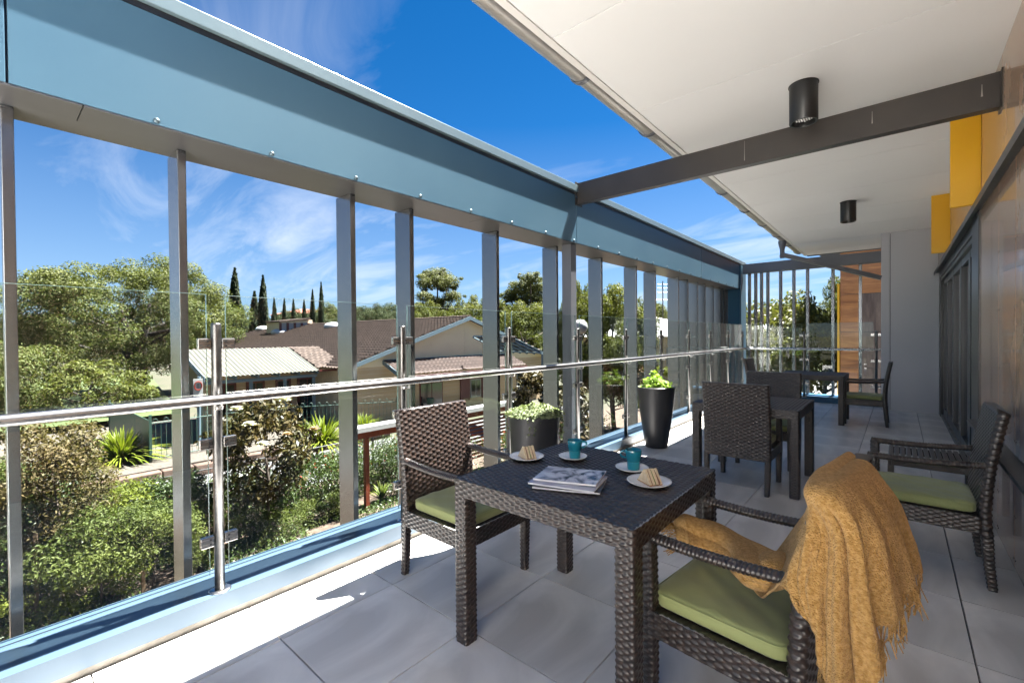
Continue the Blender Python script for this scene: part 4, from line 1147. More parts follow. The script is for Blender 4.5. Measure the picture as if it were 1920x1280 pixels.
# ------------------------------------------------------------------ house with tiled gable roof
def tiled(p0, ud, ul, vd, vl, wave=.30, course=.40, amp=.06, step=.11, su=6):
    """grid of wavy lapped roof tiles: eave corner p0, along the eave ud, up the slope vd"""
    p0, ud, vd = np.array(p0, float), unit(ud), unit(vd); nn = unit(np.cross(ud, vd))
    if nn[2] < 0: nn = -nn
    u = np.linspace(0, ul, int(ul / wave * su) + 1); nc = int(vl / course)
    vs, hs_ = [], []
    for i in range(nc + 1):
        vs += [i * course, min(vl, (i + 1) * course) - 1e-4]; hs_ += [step, 0.0]
        if (i + 1) * course >= vl: break
    vs = np.array(vs); hs_ = np.array(hs_)
    U_, V_ = np.meshgrid(u, vs); H_ = hs_[:, None] + amp * np.abs(np.sin(math.pi * U_ / wave + (np.floor(V_ / course + 1e-6) % 2) * math.pi / 2)) ** .7
    P = p0 + U_[..., None] * ud + V_[..., None] * vd + H_[..., None] * nn
    n, m = U_.shape; ix = np.arange(n * m).reshape(n, m)
    F = np.stack([ix[:-1, :-1], ix[:-1, 1:], ix[1:, 1:], ix[1:, :-1]], -1).reshape(-1, 4)
    return P.reshape(-1, 3), F
hs_o = thing('tiled_house', (-28, 18, GZ), 'large tan brick house with brown tiled roof, cream gable and blue barges', 'house')
HO = np.array(hs_o.location)
def hpart(name, VF, m, smooth=False, parent=None): return link(name, mesh_from(name, VF[0] - HO, VF[1], m, smooth), parent or hs_o)
XG = -21.0; YR, ZR = 20.0, 2.60; YE, ZE = 11.2, -.20; YE2 = 28.8
sl = unit((0, YR - YE, ZR - ZE)); SL = math.hypot(YR - YE, ZR - ZE)
rf = hpart('roof', tiled((XG + .45, YE, ZE), (-1, 0, 0), 31, sl, SL), M['roof_tile'])
sl2 = unit((0, YR - YE2, ZR - ZE)); hpart('roof', tiled((XG + .45, YE2, ZE), (-1, 0, 0), 31, sl2, SL), M['roof_tile'])
q = MB(); q.tube([(XG + .46, YR, ZR + .05), (-52, YR, ZR + .05)], .11, 8); q.build('ridge_cap', M['roof_tile'], rf)
# wing towards the lawn: same eave height, ridge along the terrace direction
XV, XT, ZT = -22.2, -25.6, .86
slw = unit((XT - XV, 0, ZT - ZE)); SLW = math.hypot(XT - XV, ZT - ZE)
hpart('roof', tiled((XV, 10.93, ZE + .02), (0, 1, 0), 1.6, slw, SLW, step=.075, amp=.055), M['roof_tile'])
hpart('roof', tiled((XT - 3.4, 6.2, ZE), (0, 1, 0), 6, unit((3.4, 0, ZT - ZE)), SLW), M['roof_tile'])
# corrugated verandah sheet
nu_, nv_ = 320, 4
uu_ = np.linspace(6.0, 10.95, nu_); vv_ = np.linspace(0, 1, nv_)
U_, V_ = np.meshgrid(uu_, vv_)
Pc = np.stack([XV + .12 + (XT - XV - .12) * V_, U_, ZE - .03 + (ZT - ZE + .06) * V_ + .022 * np.sin(2 * PI * U_ / .19)], -1)
ix = np.arange(nu_ * nv_).reshape(nv_, nu_); Fq = np.stack([ix[:-1, :-1], ix[:-1, 1:], ix[1:, 1:], ix[1:, :-1]], -1).reshape(-1, 4)
vr = hpart('verandah_roof', (Pc.reshape(-1, 3), Fq), M['corr'], True)
for yq_ in (6.0,):
    q = MB(); q.hexa([(XV + .2, yq_ - .06, ZE - .22), (XV + .2, yq_ - .02, ZE - .22), (XT, yq_ - .02, ZT - .17), (XT, yq_ - .06, ZT - .17),
                      (XV + .2, yq_ - .06, ZE + .02), (XV + .2, yq_ - .02, ZE + .02), (XT, yq_ - .02, ZT + .06), (XT, yq_ - .06, ZT + .06)])
    q.build('barge', M['trim_blue'], vr)
for k in range(6):
    yq_ = 6.3 + k * .92
    q = MB(); q.box(XV - .9, XV + .02, yq_ - .03, yq_ + .03, ZE - .20, ZE - .06); q.build('rafter_end', M['trim_blue'], vr)
for yq_ in (6.4, 7.9, 9.4, 10.8):
    q = MB(); q.box(XV - .30, XV - .18, yq_ - .06, yq_ + .06, GZ, ZE - .28); q.build('post', M['trim_blue'], vr)
q = MB(); q.box(XV - .32, XV - .16, 6.1, 10.95, ZE - .36, ZE - .22); q.build('beam', M['trim_blue'], vr)
# walls
q = MB(); q.box(-25.2, -24.6, 6.6, 12.2, GZ, ZE + .3); q.build('wall', M['brickwork'], hs_o)
for (a, c) in ((7.0, 7.9), (8.5, 9.2), (9.9, 10.5), (11.0, 11.9)):
    f_o = MB(); f_o.box(-24.60, -24.53, a - .08, c + .08, -2.9, -.75); w = f_o.build('window', M['trim_red'], hs_o)
    for i in range(2):
        g0 = a + (c - a) * i / 2 + .03; g1 = a + (c - a) * (i + 1) / 2 - .03
        t = MB(); t.box(-24.535, -24.52, g0, g1, -2.8, -.85); t.build('pane', M['pane'], w)
q = MB(); q.box(XV - .02, XV + .10, 10.95, 12.5, ZE - .10, ZE - .005); q.build('gutter', M['trim_red'], hs_o)
q = MB(); q.box(XG - 29, XG, YE + .7, YE2 - .7, GZ, -.16); q.build('wall', M['brickwork'], hs_o)
q = MB(); q.prism([(YE + .7, -.158), (YE2 - .7, -.158), (YE2 - .7, ZE + (.7) * .318 - .02), (YR, ZR - .05), (YE + .7, ZE + .7 * .318 - .02)], 0, XG - .1, XG + .004)
q.build('gable', M['cream'], hs_o)
for yb2 in (14.6, 17.2, 19.9, 22.5, 25):
    q = MB(); q.box(XG + .0045, XG + .012, yb2 - .015, yb2 + .015, -.15, ZR - abs(yb2 - YR) * .318 - .12); q.build('cover_strip', M['cream'], hs_o)
for (ya, yb2) in ((YE - .1, YR), (YE2 + .1, YR)):
    za = ZE - .04
    q = MB(); q.hexa([(XG + .42, ya, za - .17), (XG + .47, ya, za - .17), (XG + .47, YR, ZR - .14), (XG + .42, YR, ZR - .14),
                      (XG + .42, ya, za + .05), (XG + .47, ya, za + .05), (XG + .47, YR, ZR + .09), (XG + .42, YR, ZR + .09)]); q.build('barge', M['trim_blue'], hs_o)
# lean-to roof on the gable wall
ls = unit((-1.7, 0, .73))
lr = hpart('lean_to_roof', tiled((-19.3, 13.9, -.60), (0, 1, 0), 10.2, ls, 1.85, step=.07, amp=.055), M['roof_tile_red'])
q = MB(); q.hexa([(-19.3, 13.86, -.78), (-19.3, 13.90, -.78), (XG, 13.90, -.05), (XG, 13.86, -.05), (-19.3, 13.86, -.55), (-19.3, 13.90, -.55), (XG, 13.90, .17), (XG, 13.86, .17)])
q.build('barge', M['trim_blue'], lr)
q = MB(); q.box(-19.36, -19.24, 13.9, 24.1, -.70, -.60); q.build('gutter', M['trim_red'], lr)
q = MB(); q.box(XG + .002, XG + .05, 13.9, 24.1, .13, .20); q.build('flashing', M['trim_blue'], lr)
def hwin(y0, y1, z0, z1, fr_, n=1, x=XG):
    t = MB(); t.box(x + .002, x + .06, y0, y1, z0, z1); w = t.build('window', fr_, hs_o)
    for i in range(n):
        a = y0 + .06 + (y1 - y0 - .06) * i / n; c = y0 + (y1 - y0 - .06) * (i + 1) / n
        t = MB(); t.box(x + .061, x + .07, a, c, z0 + .07, z1 - .07); t.build('pane', M['pane'], w)
hwin(16.3, 18.0, -2.9, -1.25, M['trim_red'], 2)
hwin(20.35, 21.3, -2.55, -1.35, M['white_paint'], 2)
for (a, c) in ((19.45, 20.25), (21.4, 22.2)):
    t = MB(); t.box(XG + .01, XG + .09, a, c, -2.65, -1.28); t.build('shutter', M['trim_red'], hs_o)
hwin(25.0, 26.4, -2.6, -1.1, M['white_paint'], 2)
# roof monitor with red mullions
mo = MB(); P0 = (-29.0, 12.2, 0)
ym = [float(onX(p, -42.5)[1]) for p in ((525, 610), (578, 610), (612, 610))]
zt0 = float(onX((525, 602), -42.5)[2]); zt1 = float(onX((578, 597), -42.5)[2]); zb0 = float(onX((550, 624), -42.5)[2])
mo.hexa([(-42.5, ym[0], zb0 - .3), (-42.5, ym[1] + .4, zb0 - .3), (-45.5, ym[1] + .4, zb0 - .3), (-45.5, ym[0], zb0 - .3), (-42.5, ym[0], zt0 - .1), (-42.5, ym[1] + .4, zt1 - .12), (-45.5, ym[1] + .4, zt1 - .12), (-45.5, ym[0], zt0 - .1)])
mon = mo.build('roof_monitor', M['cream'], hs_o)
t = MB(); t.hexa([(-42.2, ym[0] - .15, zt0 - .10), (-42.2, ym[1] + .1, zt1 - .08), (-45.5, ym[1] + .1, zt1 - .08), (-45.5, ym[0] - .15, zt0 - .1), (-42.2, ym[0] - .15, zt0 + .04), (-42.2, ym[1] + .1, zt1 + .06), (-45.5, ym[1] + .1, zt1 + .06), (-45.5, ym[0] - .15, zt0 + .04)])
t.build('roof_slab', M['roof_tile'], mon)
for i in range(5):
    yq_ = ym[0] + (ym[1] - ym[0]) * i / 4
    t = MB(); t.box(-42.49, -42.36, yq_ - .09, yq_ + .09, zb0 - .1, zt0 - .13); t.build('mullion', M['trim_red'], mon)
    if i < 4:
        t = MB(); t.box(-42.498, -42.46, yq_ + .06, yq_ + (ym[1] - ym[0]) / 4 - .06, zb0 - .02, zt0 - .15); t.build('pane', M['white_paint'], mon)
t = MB(); t.hexa([(-42.7, ym[1], zt1 - .1), (-42.7, ym[2] + .1, zb0 + .1), (-45.2, ym[2] + .1, zb0 + .1), (-45.2, ym[1], zt1 - .1), (-42.7, ym[1], zt1 + .05), (-42.7, ym[2] + .1, zb0 + .25), (-45.2, ym[2] + .1, zb0 + .25), (-45.2, ym[1], zt1 + .05)]); t.build('side_slope', M['roof_tile'], mon)
# skylight domes on the slope
for px in ((478, 619), (494, 619), (525, 625), (625, 614)):
    d = ray(px); # meet the roof plane
    n_ = np.array([0, -(ZR - ZE), (YR - YE)]); tpar = (n_ @ (np.array([0, YE, ZE]) - np.array([0, 0, HC]))) / (n_ @ d)
    c = np.array([0, 0, HC]) + d * tpar
    if c[0] < -51 or tpar < 0: continue
    t = MB(); t.lathe([(.75, -.05), (.75, .15), (.6, .32), (.3, .42), (.01, .46)], c, 16); o = t.build('skylight', M['skylight'], hs_o, True)
# air conditioner and pot by the wall
t = MB(); t.box(XG + .15, XG + .55, 14.9, 15.9, GZ + .05, GZ + .8); ac = t.build('air_conditioner', M['white_paint'], None, bevel=.02, origin=(XG + .3, 15.4, GZ)); tag(ac, 'white air conditioning unit standing by the tan brick wall', 'air conditioner')
t = MB(); t.lathe([(.33, 0), (.33, .02), (.05, .025)], (0, 0, 0), 20); V = [(v[2] + XG + .551, v[1] + 15.4, v[0] + GZ + .43) for v in t.v]
t2 = MB(); t2.add(V, t.f); t2.build('fan_grille', M['fence_black'], ac)
t = MB(); t.lathe([(.16, 0), (.22, .4), (.20, .4), (.19, .36)], (XG + .6, 16.6, GZ + .9), 14); t.box(XG + .4, XG + .8, 16.4, 16.8, GZ, GZ + .9)
tag(t.build('green_bin', M['fence_green'], None, origin=(XG + .6, 16.6, GZ)), 'small green bin on a stand by the brick wall', 'bin')
# awning at the right hand end of the house
aw = thing('awning', tuple(at((1000, 700), 23) * np.array([1, 1, 0]) + np.array([0, 0, GZ])), 'pale blue framed polycarbonate awning at the end of the tiled house', 'awning')
A0 = at((950, 632), 23.5); A1 = at((1017, 664), 22.0); A0b = A0 + np.array([-4, 1.5, 0]); A1b = A1 + np.array([-4, 1.5, 0])
for k in range(7):
    f0 = k / 6; p = A0 + (A0b - A0) * f0; q_ = A1 + (A1b - A1) * f0
    t = MB(); t.tube([p, q_], .045, 6); t.build('rafter', M['trim_blue'], aw)
for k in range(5):
    f0 = k / 4; p = A0 + (A1 - A0) * f0; q_ = A0b + (A1b - A0b) * f0
    t = MB(); t.tube([p + np.array([0, 0, .05]), q_ + np.array([0, 0, .05])], .035, 6); t.build('purlin', M['trim_blue'], aw)
t = MB(); z_ = np.array([0, 0, .10]); t.hexa([A0 + z_, A1 + z_, A1b + z_, A0b + z_, A0 + z_ * 1.2, A1 + z_ * 1.2, A1b + z_ * 1.2, A0b + z_ * 1.2]); t.build('sheet', M['corr'], aw)
t = MB(); t.tube([A1 + np.array([0, 0, .0]), (A1[0], A1[1], GZ)], .06, 8); t.build('post', M['trim_blue'], aw)

# ------------------------------------------------------------------ fences, retaining wall, pergola
def fence(name, lab, cat_, pts, z0, z1, gap, m, loops=False, post_every=2.4, bar=.008):
    r = thing(name, (pts[0][0], pts[0][1], z0), lab, cat_)
    for (a, c) in zip(pts[:-1], pts[1:]):
        a = np.array(a, float); c = np.array(c, float); L = np.linalg.norm(c - a); d = (c - a) / L
        for zz_ in ((z1 - .02, z0 + .12) if not loops else (z1 - .16, z0 + .12)):
            t = MB(); t.tube([(a[0], a[1], zz_), (c[0], c[1], zz_)], .018, 6); t.build('rail', m, r)
        n = int(L / gap)
        pk = MB(); pk.tube([(0, 0, .05), (0, 0, (z1 - z0) - (.16 if loops else .03))], bar, 5); pme = mesh_from('picket', pk.v, pk.f, m)
        for i in range(1, n):
            p = a + d * (L * i / n); link('picket', pme, r, (p[0] - pts[0][0], p[1] - pts[0][1], 0))
        if loops:
            lp = MB(); lp.tube([(d[0] * gap * .5 * math.cos(q), d[1] * gap * .5 * math.cos(q), (z1 - z0) - .16 + .15 * math.sin(q)) for q in np.linspace(0, PI, 9)], .009, 5)
            lme = mesh_from('loop_top', lp.v, lp.f, m)
            for i in range(1, n, 2):
                p = a + d * (L * (i + .0) / n); link('loop_top', lme, r, (p[0] - pts[0][0], p[1] - pts[0][1], 0))
        np_ = max(1, int(round(L / post_every)))
        for i in range(np_ + 1):
            p = a + d * (L * i / np_); t = MB(); t.box(p[0] - .03, p[0] + .03, p[1] - .03, p[1] + .03, z0, z1 + .06); t.build('post', m, r)
    return r
fence('black_fence', 'low black steel picket fence along the pale path behind the hedge', 'fence', [(-15.3, -2.2), (-15.3, 12.0)], GZ, -2.38, .215, M['fence_black'])
gp = [onZ(p, -1.5)[:2] for p in ((281, 788), (420, 770), (560, 758), (745, 748))]
fence('green_fence', 'green loop topped steel fence in front of the verandah', 'fence', [tuple(p) for p in gp], GZ + .40, -1.45, .16, M['fence_green'], True)
g0 = onZ((281, 788), -1.5); g1 = onZ((205, 752), -1.35)
t = MB(); t.hexa([(g0[0], g0[1], GZ + .4), (g0[0] - .05, g0[1] - .02, GZ + .4), (g1[0] - .05, g1[1] - .02, GZ + .4), (g1[0], g1[1], GZ + .4),
                  (g0[0], g0[1], -1.5), (g0[0] - .05, g0[1] - .02, -1.5), (g1[0] - .05, g1[1] - .02, -1.4), (g1[0], g1[1], -1.4)])
sf = thing('screen_fence', (g0[0], g0[1], GZ + .4), 'solid green sheet fence beside the strappy plant', 'fence'); t.build('sheet', M['fence_green'], sf)
for p in (g0, g1):
    t = MB(); t.box(p[0] + .01, p[0] + .08, p[1] - .04, p[1] + .04, GZ + .4, -1.3); t.build('post', M['fence_green'], sf)
rw = thing('retaining_wall', (-18.85, 5, GZ), 'low reddish sandstone block retaining wall behind the path', 'wall')
rng = np.random.default_rng(21)
yq_ = -4.0
while yq_ < 12.2:
    L = rng.uniform(.7, 1.3); d0 = rng.uniform(-.06, .06)
    t = MB(); P = []
    for z in (GZ, GZ + .40 + rng.uniform(-.03, .05)):
        for (dx, dy) in ((-.30, 0.01), (.18 + d0, 0.01), (.18 + d0, L - .015), (-.30, L - .015)):
            P.append((-18.85 + dx + rng.normal(0, .02), yq_ + dy, z + (rng.normal(0, .015) if z > GZ else 0)))
    t.hexa(P); t.build('stone_block', M['stone'], rw, bevel=.04, seg=3); yq_ += L
pg = thing('pergola', (-11.1, 8.5, GZ), 'red stained timber pergola with white roof edge in the garden', 'pergola')
pz = -1.18
pA = onZ((688, 957), GZ); pX = pA[0]; pY = pA[1]
for (dx, yy) in ((0, pY), (0, pY + 3.0), (0, pY + 6.0)):
    t = MB(); t.box(pX + dx - .06, pX + dx + .06, yy - .06, yy + .06, GZ, pz - .20); t.build('post', M['merbau'], pg, bevel=.005)
for dx in (0,):
    t = MB(); t.box(pX + dx - .045, pX + dx + .045, pY - .5, pY + 6.5, pz - .20, pz); t.build('beam', M['merbau'], pg, bevel=.004)
for k in range(12):
    yy = pY - .4 + k * .6
    t = MB(); t.box(pX - .24, pX + .19, yy - .02, yy + .02, pz + .002, pz + .10); t.build('rafter', M['merbau'], pg)
t = MB(); t.box(pX - .25, pX + .20, pY - .55, pY + 6.6, pz + .105, pz + .125); t.build('roof_sheet', M['white_paint'], pg)
t = MB(); t.box(pX + .201, pX + .225, pY - .56, pY + 6.6, pz + .01, pz + .14); t.build('edge_trim', M['white_paint'], pg)
for k in range(11):
    z = pz - .32 - k * .13
    t = MB(); t.box(pX - .012, pX + .012, pY + 3.06, pY + 5.94, z - .04, z + .04); t.build('slat', M['merbau'], pg)
# white handrail beside the steps at the left
hr = thing('step_handrail', tuple(at((30, 900), 15.0)), 'white steel handrail beside the garden steps', 'handrail')
a0 = at((-20, 828), 15); a1 = at((72, 880), 15); b0 = at((-20, 870), 15); b1 = at((72, 915), 15)
t = MB(); t.tube([a0, a1, b1], .028, 8); t.build('rail', M['white_paint'], hr)
t = MB(); t.tube([b0 + np.array([0, 0, -.2]), b1], .022, 8); t.build('rail', M['white_paint'], hr)
for k in range(6):
    f0 = k / 5; t = MB(); t.tube([a0 + (a1 - a0) * f0, (a0 + (a1 - a0) * f0) * np.array([1, 1, 0]) + np.array([0, 0, GZ])], .014, 6); t.build('baluster', M['white_paint'], hr)
# road sign on a pale post
sg = thing('road_sign', tuple(onZ((373, 835), GZ + .4)), 'white sign with red ring on a pale blue post by the verandah', 'sign')
sp0 = onZ((373, 835), GZ + .4); dep = float(RC[2] @ (sp0 - np.array([0, 0, HC])))
stp = at((373, 706), dep)
t = MB(); t.tube([sp0, stp], .07, 8); t.build('post', M['trim_blue'], sg)
sx = at((372, 728), dep) + np.array([.09, -.04, 0])
t = MB(); t.box(sx[0], sx[0] + .02, sx[1] - .17, sx[1] + .17, sx[2] - .40, sx[2] + .40); t.build('plate', M['white_paint'], sg, bevel=.008)
t = MB(); ring3 = [(sx[0] + .03, sx[1] + .13 * math.cos(a), sx[2] + .12 + .17 * math.sin(a)) for a in np.linspace(0, 2 * PI, 25)]
t.tube(ring3, .022, 6, caps=False); t.build('red_ring', M['leaf_red'], sg)
t = MB(); t.box(sx[0] + .021, sx[0] + .024, sx[1] - .035, sx[1] - .015, sx[2] + .02, sx[2] + .22); t.box(sx[0] + .021, sx[0] + .024, sx[1] + .015, sx[1] + .035, sx[2] + .02, sx[2] + .22); t.build('figure', M['black'], sg)
# globe lamp
lp0 = at((1088, 613), 12.0)
lm = thing('globe_lamp', (lp0[0], lp0[1], GZ), 'white glass globe garden lamp on a slim post', 'lamp')
t = MB(); t.lathe([(.01, -.20), (.10, -.18), (.17, -.11), (.20, 0), (.17, .11), (.10, .18), (.01, .20)], lp0, 28); t.build('globe', M['white_paint'], lm, True)
t = MB(); t.tube([(lp0[0], lp0[1], GZ), (lp0[0], lp0[1], lp0[2] - .19)], .04, 10); t.build('post', M['steel_mid'], lm)
t = MB(); t.lathe([(.07, -.26), (.09, -.18), (.06, -.17)], lp0, 14); t.build('collar', M['steel_mid'], lm)

# ------------------------------------------------------------------ other houses
def simple_house(name, lab, c, w, d, h, rise, wall, roof, rz=0, win=3, gable=False):
    r = thing(name, (c[0], c[1], c[2]), lab, 'house', None, 0)
    t = MB(); t.box(c[0] - d / 2, c[0] + d / 2, c[1] - w / 2, c[1] + w / 2, c[2], c[2] + h); t.build('wall', wall, r)
    e = .5; t = MB(); x0_, x1_, y0_, y1_ = c[0] - d / 2 - e, c[0] + d / 2 + e, c[1] - w / 2 - e, c[1] + w / 2 + e; z = c[2] + h
    ins = (d / 2 + e) * .9
    t.add([(x0_, y0_, z), (x1_, y0_, z), (x1_, y1_, z), (x0_, y1_, z), (c[0], y0_ + ins, z + rise), (c[0], y1_ - ins, z + rise)],
          [(0, 1, 4), (1, 2, 5, 4), (2, 3, 5), (3, 0, 4, 5), (3, 2, 1, 0)]); t.build('roof', roof, r)
    for i in range(win):
        yy = c[1] - w / 2 + w * (i + .5) / win
        t = MB(); t.box(c[0] + d / 2 + .002, c[0] + d / 2 + .06, yy - .8, yy + .8, c[2] + h * .35, c[2] + h * .8); wdw = t.build('window', M['white_paint'], r)
        t = MB(); t.box(c[0] + d / 2 + .061, c[0] + d / 2 + .07, yy - .7, yy + .7, c[2] + h * .38, c[2] + h * .77); t.build('pane', M['pane'], wdw)
        xx = c[0] - d / 2 + d * (i + .5) / win
        t = MB(); t.box(xx - .8, xx + .8, c[1] - w / 2 - .06, c[1] - w / 2 - .002, c[2] + h * .35, c[2] + h * .8); wdw = t.build('window', M['white_paint'], r)
        t = MB(); t.box(xx - .7, xx + .7, c[1] - w / 2 - .07, c[1] - w / 2 - .061, c[2] + h * .38, c[2] + h * .77); t.build('pane', M['pane'], wdw)
    return r
c = at((575, 600), 125); simple_house('brick_block', 'far red brick block with terracotta roof behind the cypresses', (c[0], c[1], GZ), 14, 12, 7.5 + (c[2] - HC) * .5 + 1.2, 1.6, M['brick_red'], M['terracotta'])
c = at((645, 625), 100); simple_house('terracotta_house', 'low house with terracotta hip roof beyond the tiled house', (c[0], c[1], GZ), 10, 9, 4.6, 2.4, M['cream'], M['terracotta'])
c = at((1215, 650), 42); simple_house('brick_house', 'orange brick house with pale metal roof across the road', (c[0], c[1], GZ), 9, 13, 4.7, 1.9, M['brickwork'], M['white_paint'])
c = at((1160, 640), 60); simple_house('brown_house', 'brown brick house half hidden by trees across the road', (c[0], c[1], GZ), 12, 10, 3.6, 2.2, M['brick_red'], M['terracotta'])
c = at((1440, 640), 70); simple_house('white_roof_house', 'pale house glimpsed through the end screen', (c[0], c[1], GZ), 14, 12, 4.2, 2.2, M['cream'], M['white_paint'])
an = at((1243, 600), 41); am = thing('aerial_mast', (an[0], an[1], GZ), 'thin lattice aerial mast above the orange brick house', 'mast')
t = MB(); t.tube([(an[0], an[1], GZ), (an[0], an[1], at((1243, 527), 41)[2])], .05, 6); t.build('pole', M['steel_dark'], am)
for v in (533, 540, 548, 562):
    z = at((1243, v), 41)[2]; w_ = .5 if v != 562 else .9
    t = MB(); t.tube([(an[0] - w_ * .7, an[1] - w_ * .7, z), (an[0] + w_ * .7, an[1] + w_ * .7, z)], .025, 5); t.build('crossbar', M['steel_dark'], am)
# ------------------------------------------------------------------ trees and planting
def limbs(base, top, r0, rng, spread, n=5, up=.6):
    b_ = MB(); base = np.array(base, float); top = np.array(top, float)
    mid = (base + top) / 2 + rng.normal(0, .06, 3) * np.linalg.norm(top - base) * np.array([1, 1, 0])
    b_.tube([base, base + (mid - base) * .5, mid, top], [r0, r0 * .85, r0 * .7, r0 * .3], 8)
    for i in range(n):
        a = 2 * PI * i / n + rng.uniform(-.4, .4); s = mid + (top - mid) * rng.uniform(-.3, .5)
        e = s + np.array([math.cos(a) * spread[0], math.sin(a) * spread[1], spread[2] * up * rng.uniform(.6, 1.2)])
        m_ = (s + e) / 2 + np.array([0, 0, -.06 * spread[2]])
        b_.tube([s, m_, e], [r0 * .5, r0 * .35, r0 * .12], 6)
    return b_
def crown_blobs(c, R, n, rng, rb, flat=.75, shell=.55):
    d = unit(rng.normal(size=(n, 3))); rr = shell + (1 - shell) * rng.random(n) ** .6
    p = np.array(c) + d * np.array(R) * rr[:, None]
    s = rb * rng.uniform(.6, 1.3, n)
    return np.column_stack([p, s, s, s * flat])
def tree(name, lab, base, h, R, cz, nb, rb, nl, L, W, lm, bk, seed, r0=.2, cat_='tree', group=None, lean=(0, 0), stems=1, up=.45):
    rng = np.random.default_rng(seed)
    t = thing(name, base, lab, cat_, group)
    B = np.array(base, float)
    tr = MB()
    for s in range(stems):
        off_ = np.array([(s - (stems - 1) / 2) * .6, (s - (stems - 1) / 2) * 1.1, 0])
        q = limbs(B + off_ * .6, B + np.array([lean[0], lean[1], h * .78]) + off_ * 1.6, r0, rng, (R[0] * .65, R[1] * .65, R[2] * .7)); tr.add(q.v, q.f)
    tr.build('trunk', bk, t, True)
    bl_ = crown_blobs(B + np.array([lean[0], lean[1], cz]), R, nb, rng, rb)
    V, F = cloud(bl_, nl, L, W, rng, shell=.5, up=up)
    V[:, 2] = np.maximum(V[:, 2], B[2] + .02)
    link('crown', mesh_from('crown', V - B, F, lm, False), t)
    return t
# the broad tree on the lawn
tree('broad_tree', 'broad dense green tree with dark double trunk on the lawn', (-47.6, 8.1, GZ + .35), 9.5, (7.2, 7.6, 4.6), 6.3, 340, 1.0, 115000, .20, .085, M['leaf_big'], M['bark_dark'], 1, .38, stems=2)
tree('lawn_shrub', 'dense low green tree filling the left below the broad tree', (-41, -1.5, GZ), 5, (4.5, 5.5, 2.6), 2.6, 120, .8, 32000, .20, .085, M['leaf_big'], M['bark_dark'], 2, .2)
tree('lawn_shrub', 'rounded bush between the broad tree and the verandah', (-36.5, 4.2, GZ), 3, (2.2, 2.6, 1.7), 1.6, 60, .6, 7000, .22, .1, M['leaf_olive'], M['bark_dark'], 3, .12)
# cypresses behind the house
def cypress(loc, h, w, seed, lab, group):
    rng = np.random.default_rng(seed); t = thing('cypress', loc, lab, 'tree', group)
    n = 5200; z = rng.random(n) ** .85; a = rng.uniform(0, 2 * PI, n)
    pr_ = np.interp(z, [0, .08, .35, .7, .9, 1], [.5, .85, 1, .72, .36, .02]) * (1 + .12 * np.sin(a * 3 + z * 9))
    r = w * pr_ * (.72 + .28 * rng.random(n))
    p = np.stack([r * np.cos(a), r * np.sin(a), z * h], 1)
    V, F = leafset(p, np.stack([np.cos(a), np.sin(a), np.full(n, .2)], 1) + rng.normal(size=(n, 3)) * .4, h * .05 * rng.uniform(.7, 1.3, n), h * .017, rng, .1, axis=np.tile([0, 0, 1.0], (n, 1)) + rng.normal(size=(n, 3)) * .25)
    link('foliage', mesh_from('foliage', V, F, M['leaf_dark']), t)
    q = MB(); q.tube([(0, 0, 0), (0, 0, h * .6)], [.16, .06], 7)
    link('trunk', mesh_from('trunk', q.v, q.f, M['bark_dark']), t)
    return t
cyp = None
SMALL = 'small slender dark cypress behind the roof monitor'
CYP = [((440, 505), 60, 26, 'tallest dark cypress, standing at the edge of the broad tree crown'), ((455, 577), 52, 20, 'short dark cypress squeezed between the broad tree and the taller cypresses'),
       ((477, 548), 58, 24, 'stout pointed cypress, lower one of the pair behind the skylight domes'), ((493, 519), 56, 22, 'tall cypress, higher one of the pair behind the skylight domes'),
       ((514, 560), 66, 13, SMALL), ((533, 561), 78, 12, SMALL), ((550, 562), 84, 12, SMALL), ((570, 563), 88, 12, 'small slender cypress in front of the far red brick block'),
       ((586, 545), 82, 13, 'slender cypress of middle height in front of the far red brick block'), ((602, 531), 76, 13, 'tallest of the slender cypresses, in front of the far red brick block')]
for i, (px, dep, wpx, lab) in enumerate(CYP):
    tp = at(px, dep); h = tp[2] - GZ; w = wpx / 847 * dep / 2
    if cyp is None:
        cyp = cypress((0, 0, 0), 12.0, 1.0, 7, lab, 'cypresses behind the house')
        cyp.location = (tp[0], tp[1], GZ); cyp.scale = (w, w, h / 12)
    else: copy_tree(cyp, None, (tp[0], tp[1], GZ), i * 1.3, (w, w, h / 12), lab)
# gums: open layered crowns
def gum(lab, lobes, dep, seed):
    """lobes: (pixel x, pixel y, pixel radius) of the leafy clumps of an open crown"""
    rng = np.random.default_rng(seed); c0 = at(lobes[0][:2], dep); top = c0[2]
    t = thing('gum_tree', (c0[0], c0[1], GZ), lab, 'tree'); tr = MB(); bl_ = []
    fork = np.array([c0[0], c0[1], GZ + (top - GZ) * .55])
    tr.tube([(c0[0] + .3, c0[1], GZ), (c0[0] + .15, c0[1], GZ + (top - GZ) * .3), fork], [.42, .34, .26], 8)
    for (u, v, rp) in lobes:
        e = at((u, v), dep + rng.uniform(-2.2, 2.2)); r = rp / 847 * dep * 1.3
        tr.tube([fork, (fork + e) / 2 + np.array([0, 0, -.4]), e - np.array([0, 0, r * .3])], [.2, .13, .05], 6)
        bl_.append((*e, r * .95, r * .95, r * .6))
        for k in range(16):
            o_ = unit(rng.normal(size=3)) * r * rng.uniform(.2, 1.2) * np.array([1, 1, .6]); q_ = r * rng.uniform(.14, .36)
            bl_.append((*(e + o_), q_, q_, q_ * .62))
    tr.build('trunk', M['bark'], t, True)
    V, F = cloud(bl_, 3400 * len(lobes), .26, .10, rng, .3, .6)
    link('crown', mesh_from('crown', V - np.array(t.location), F, M['leaf_gum']), t)
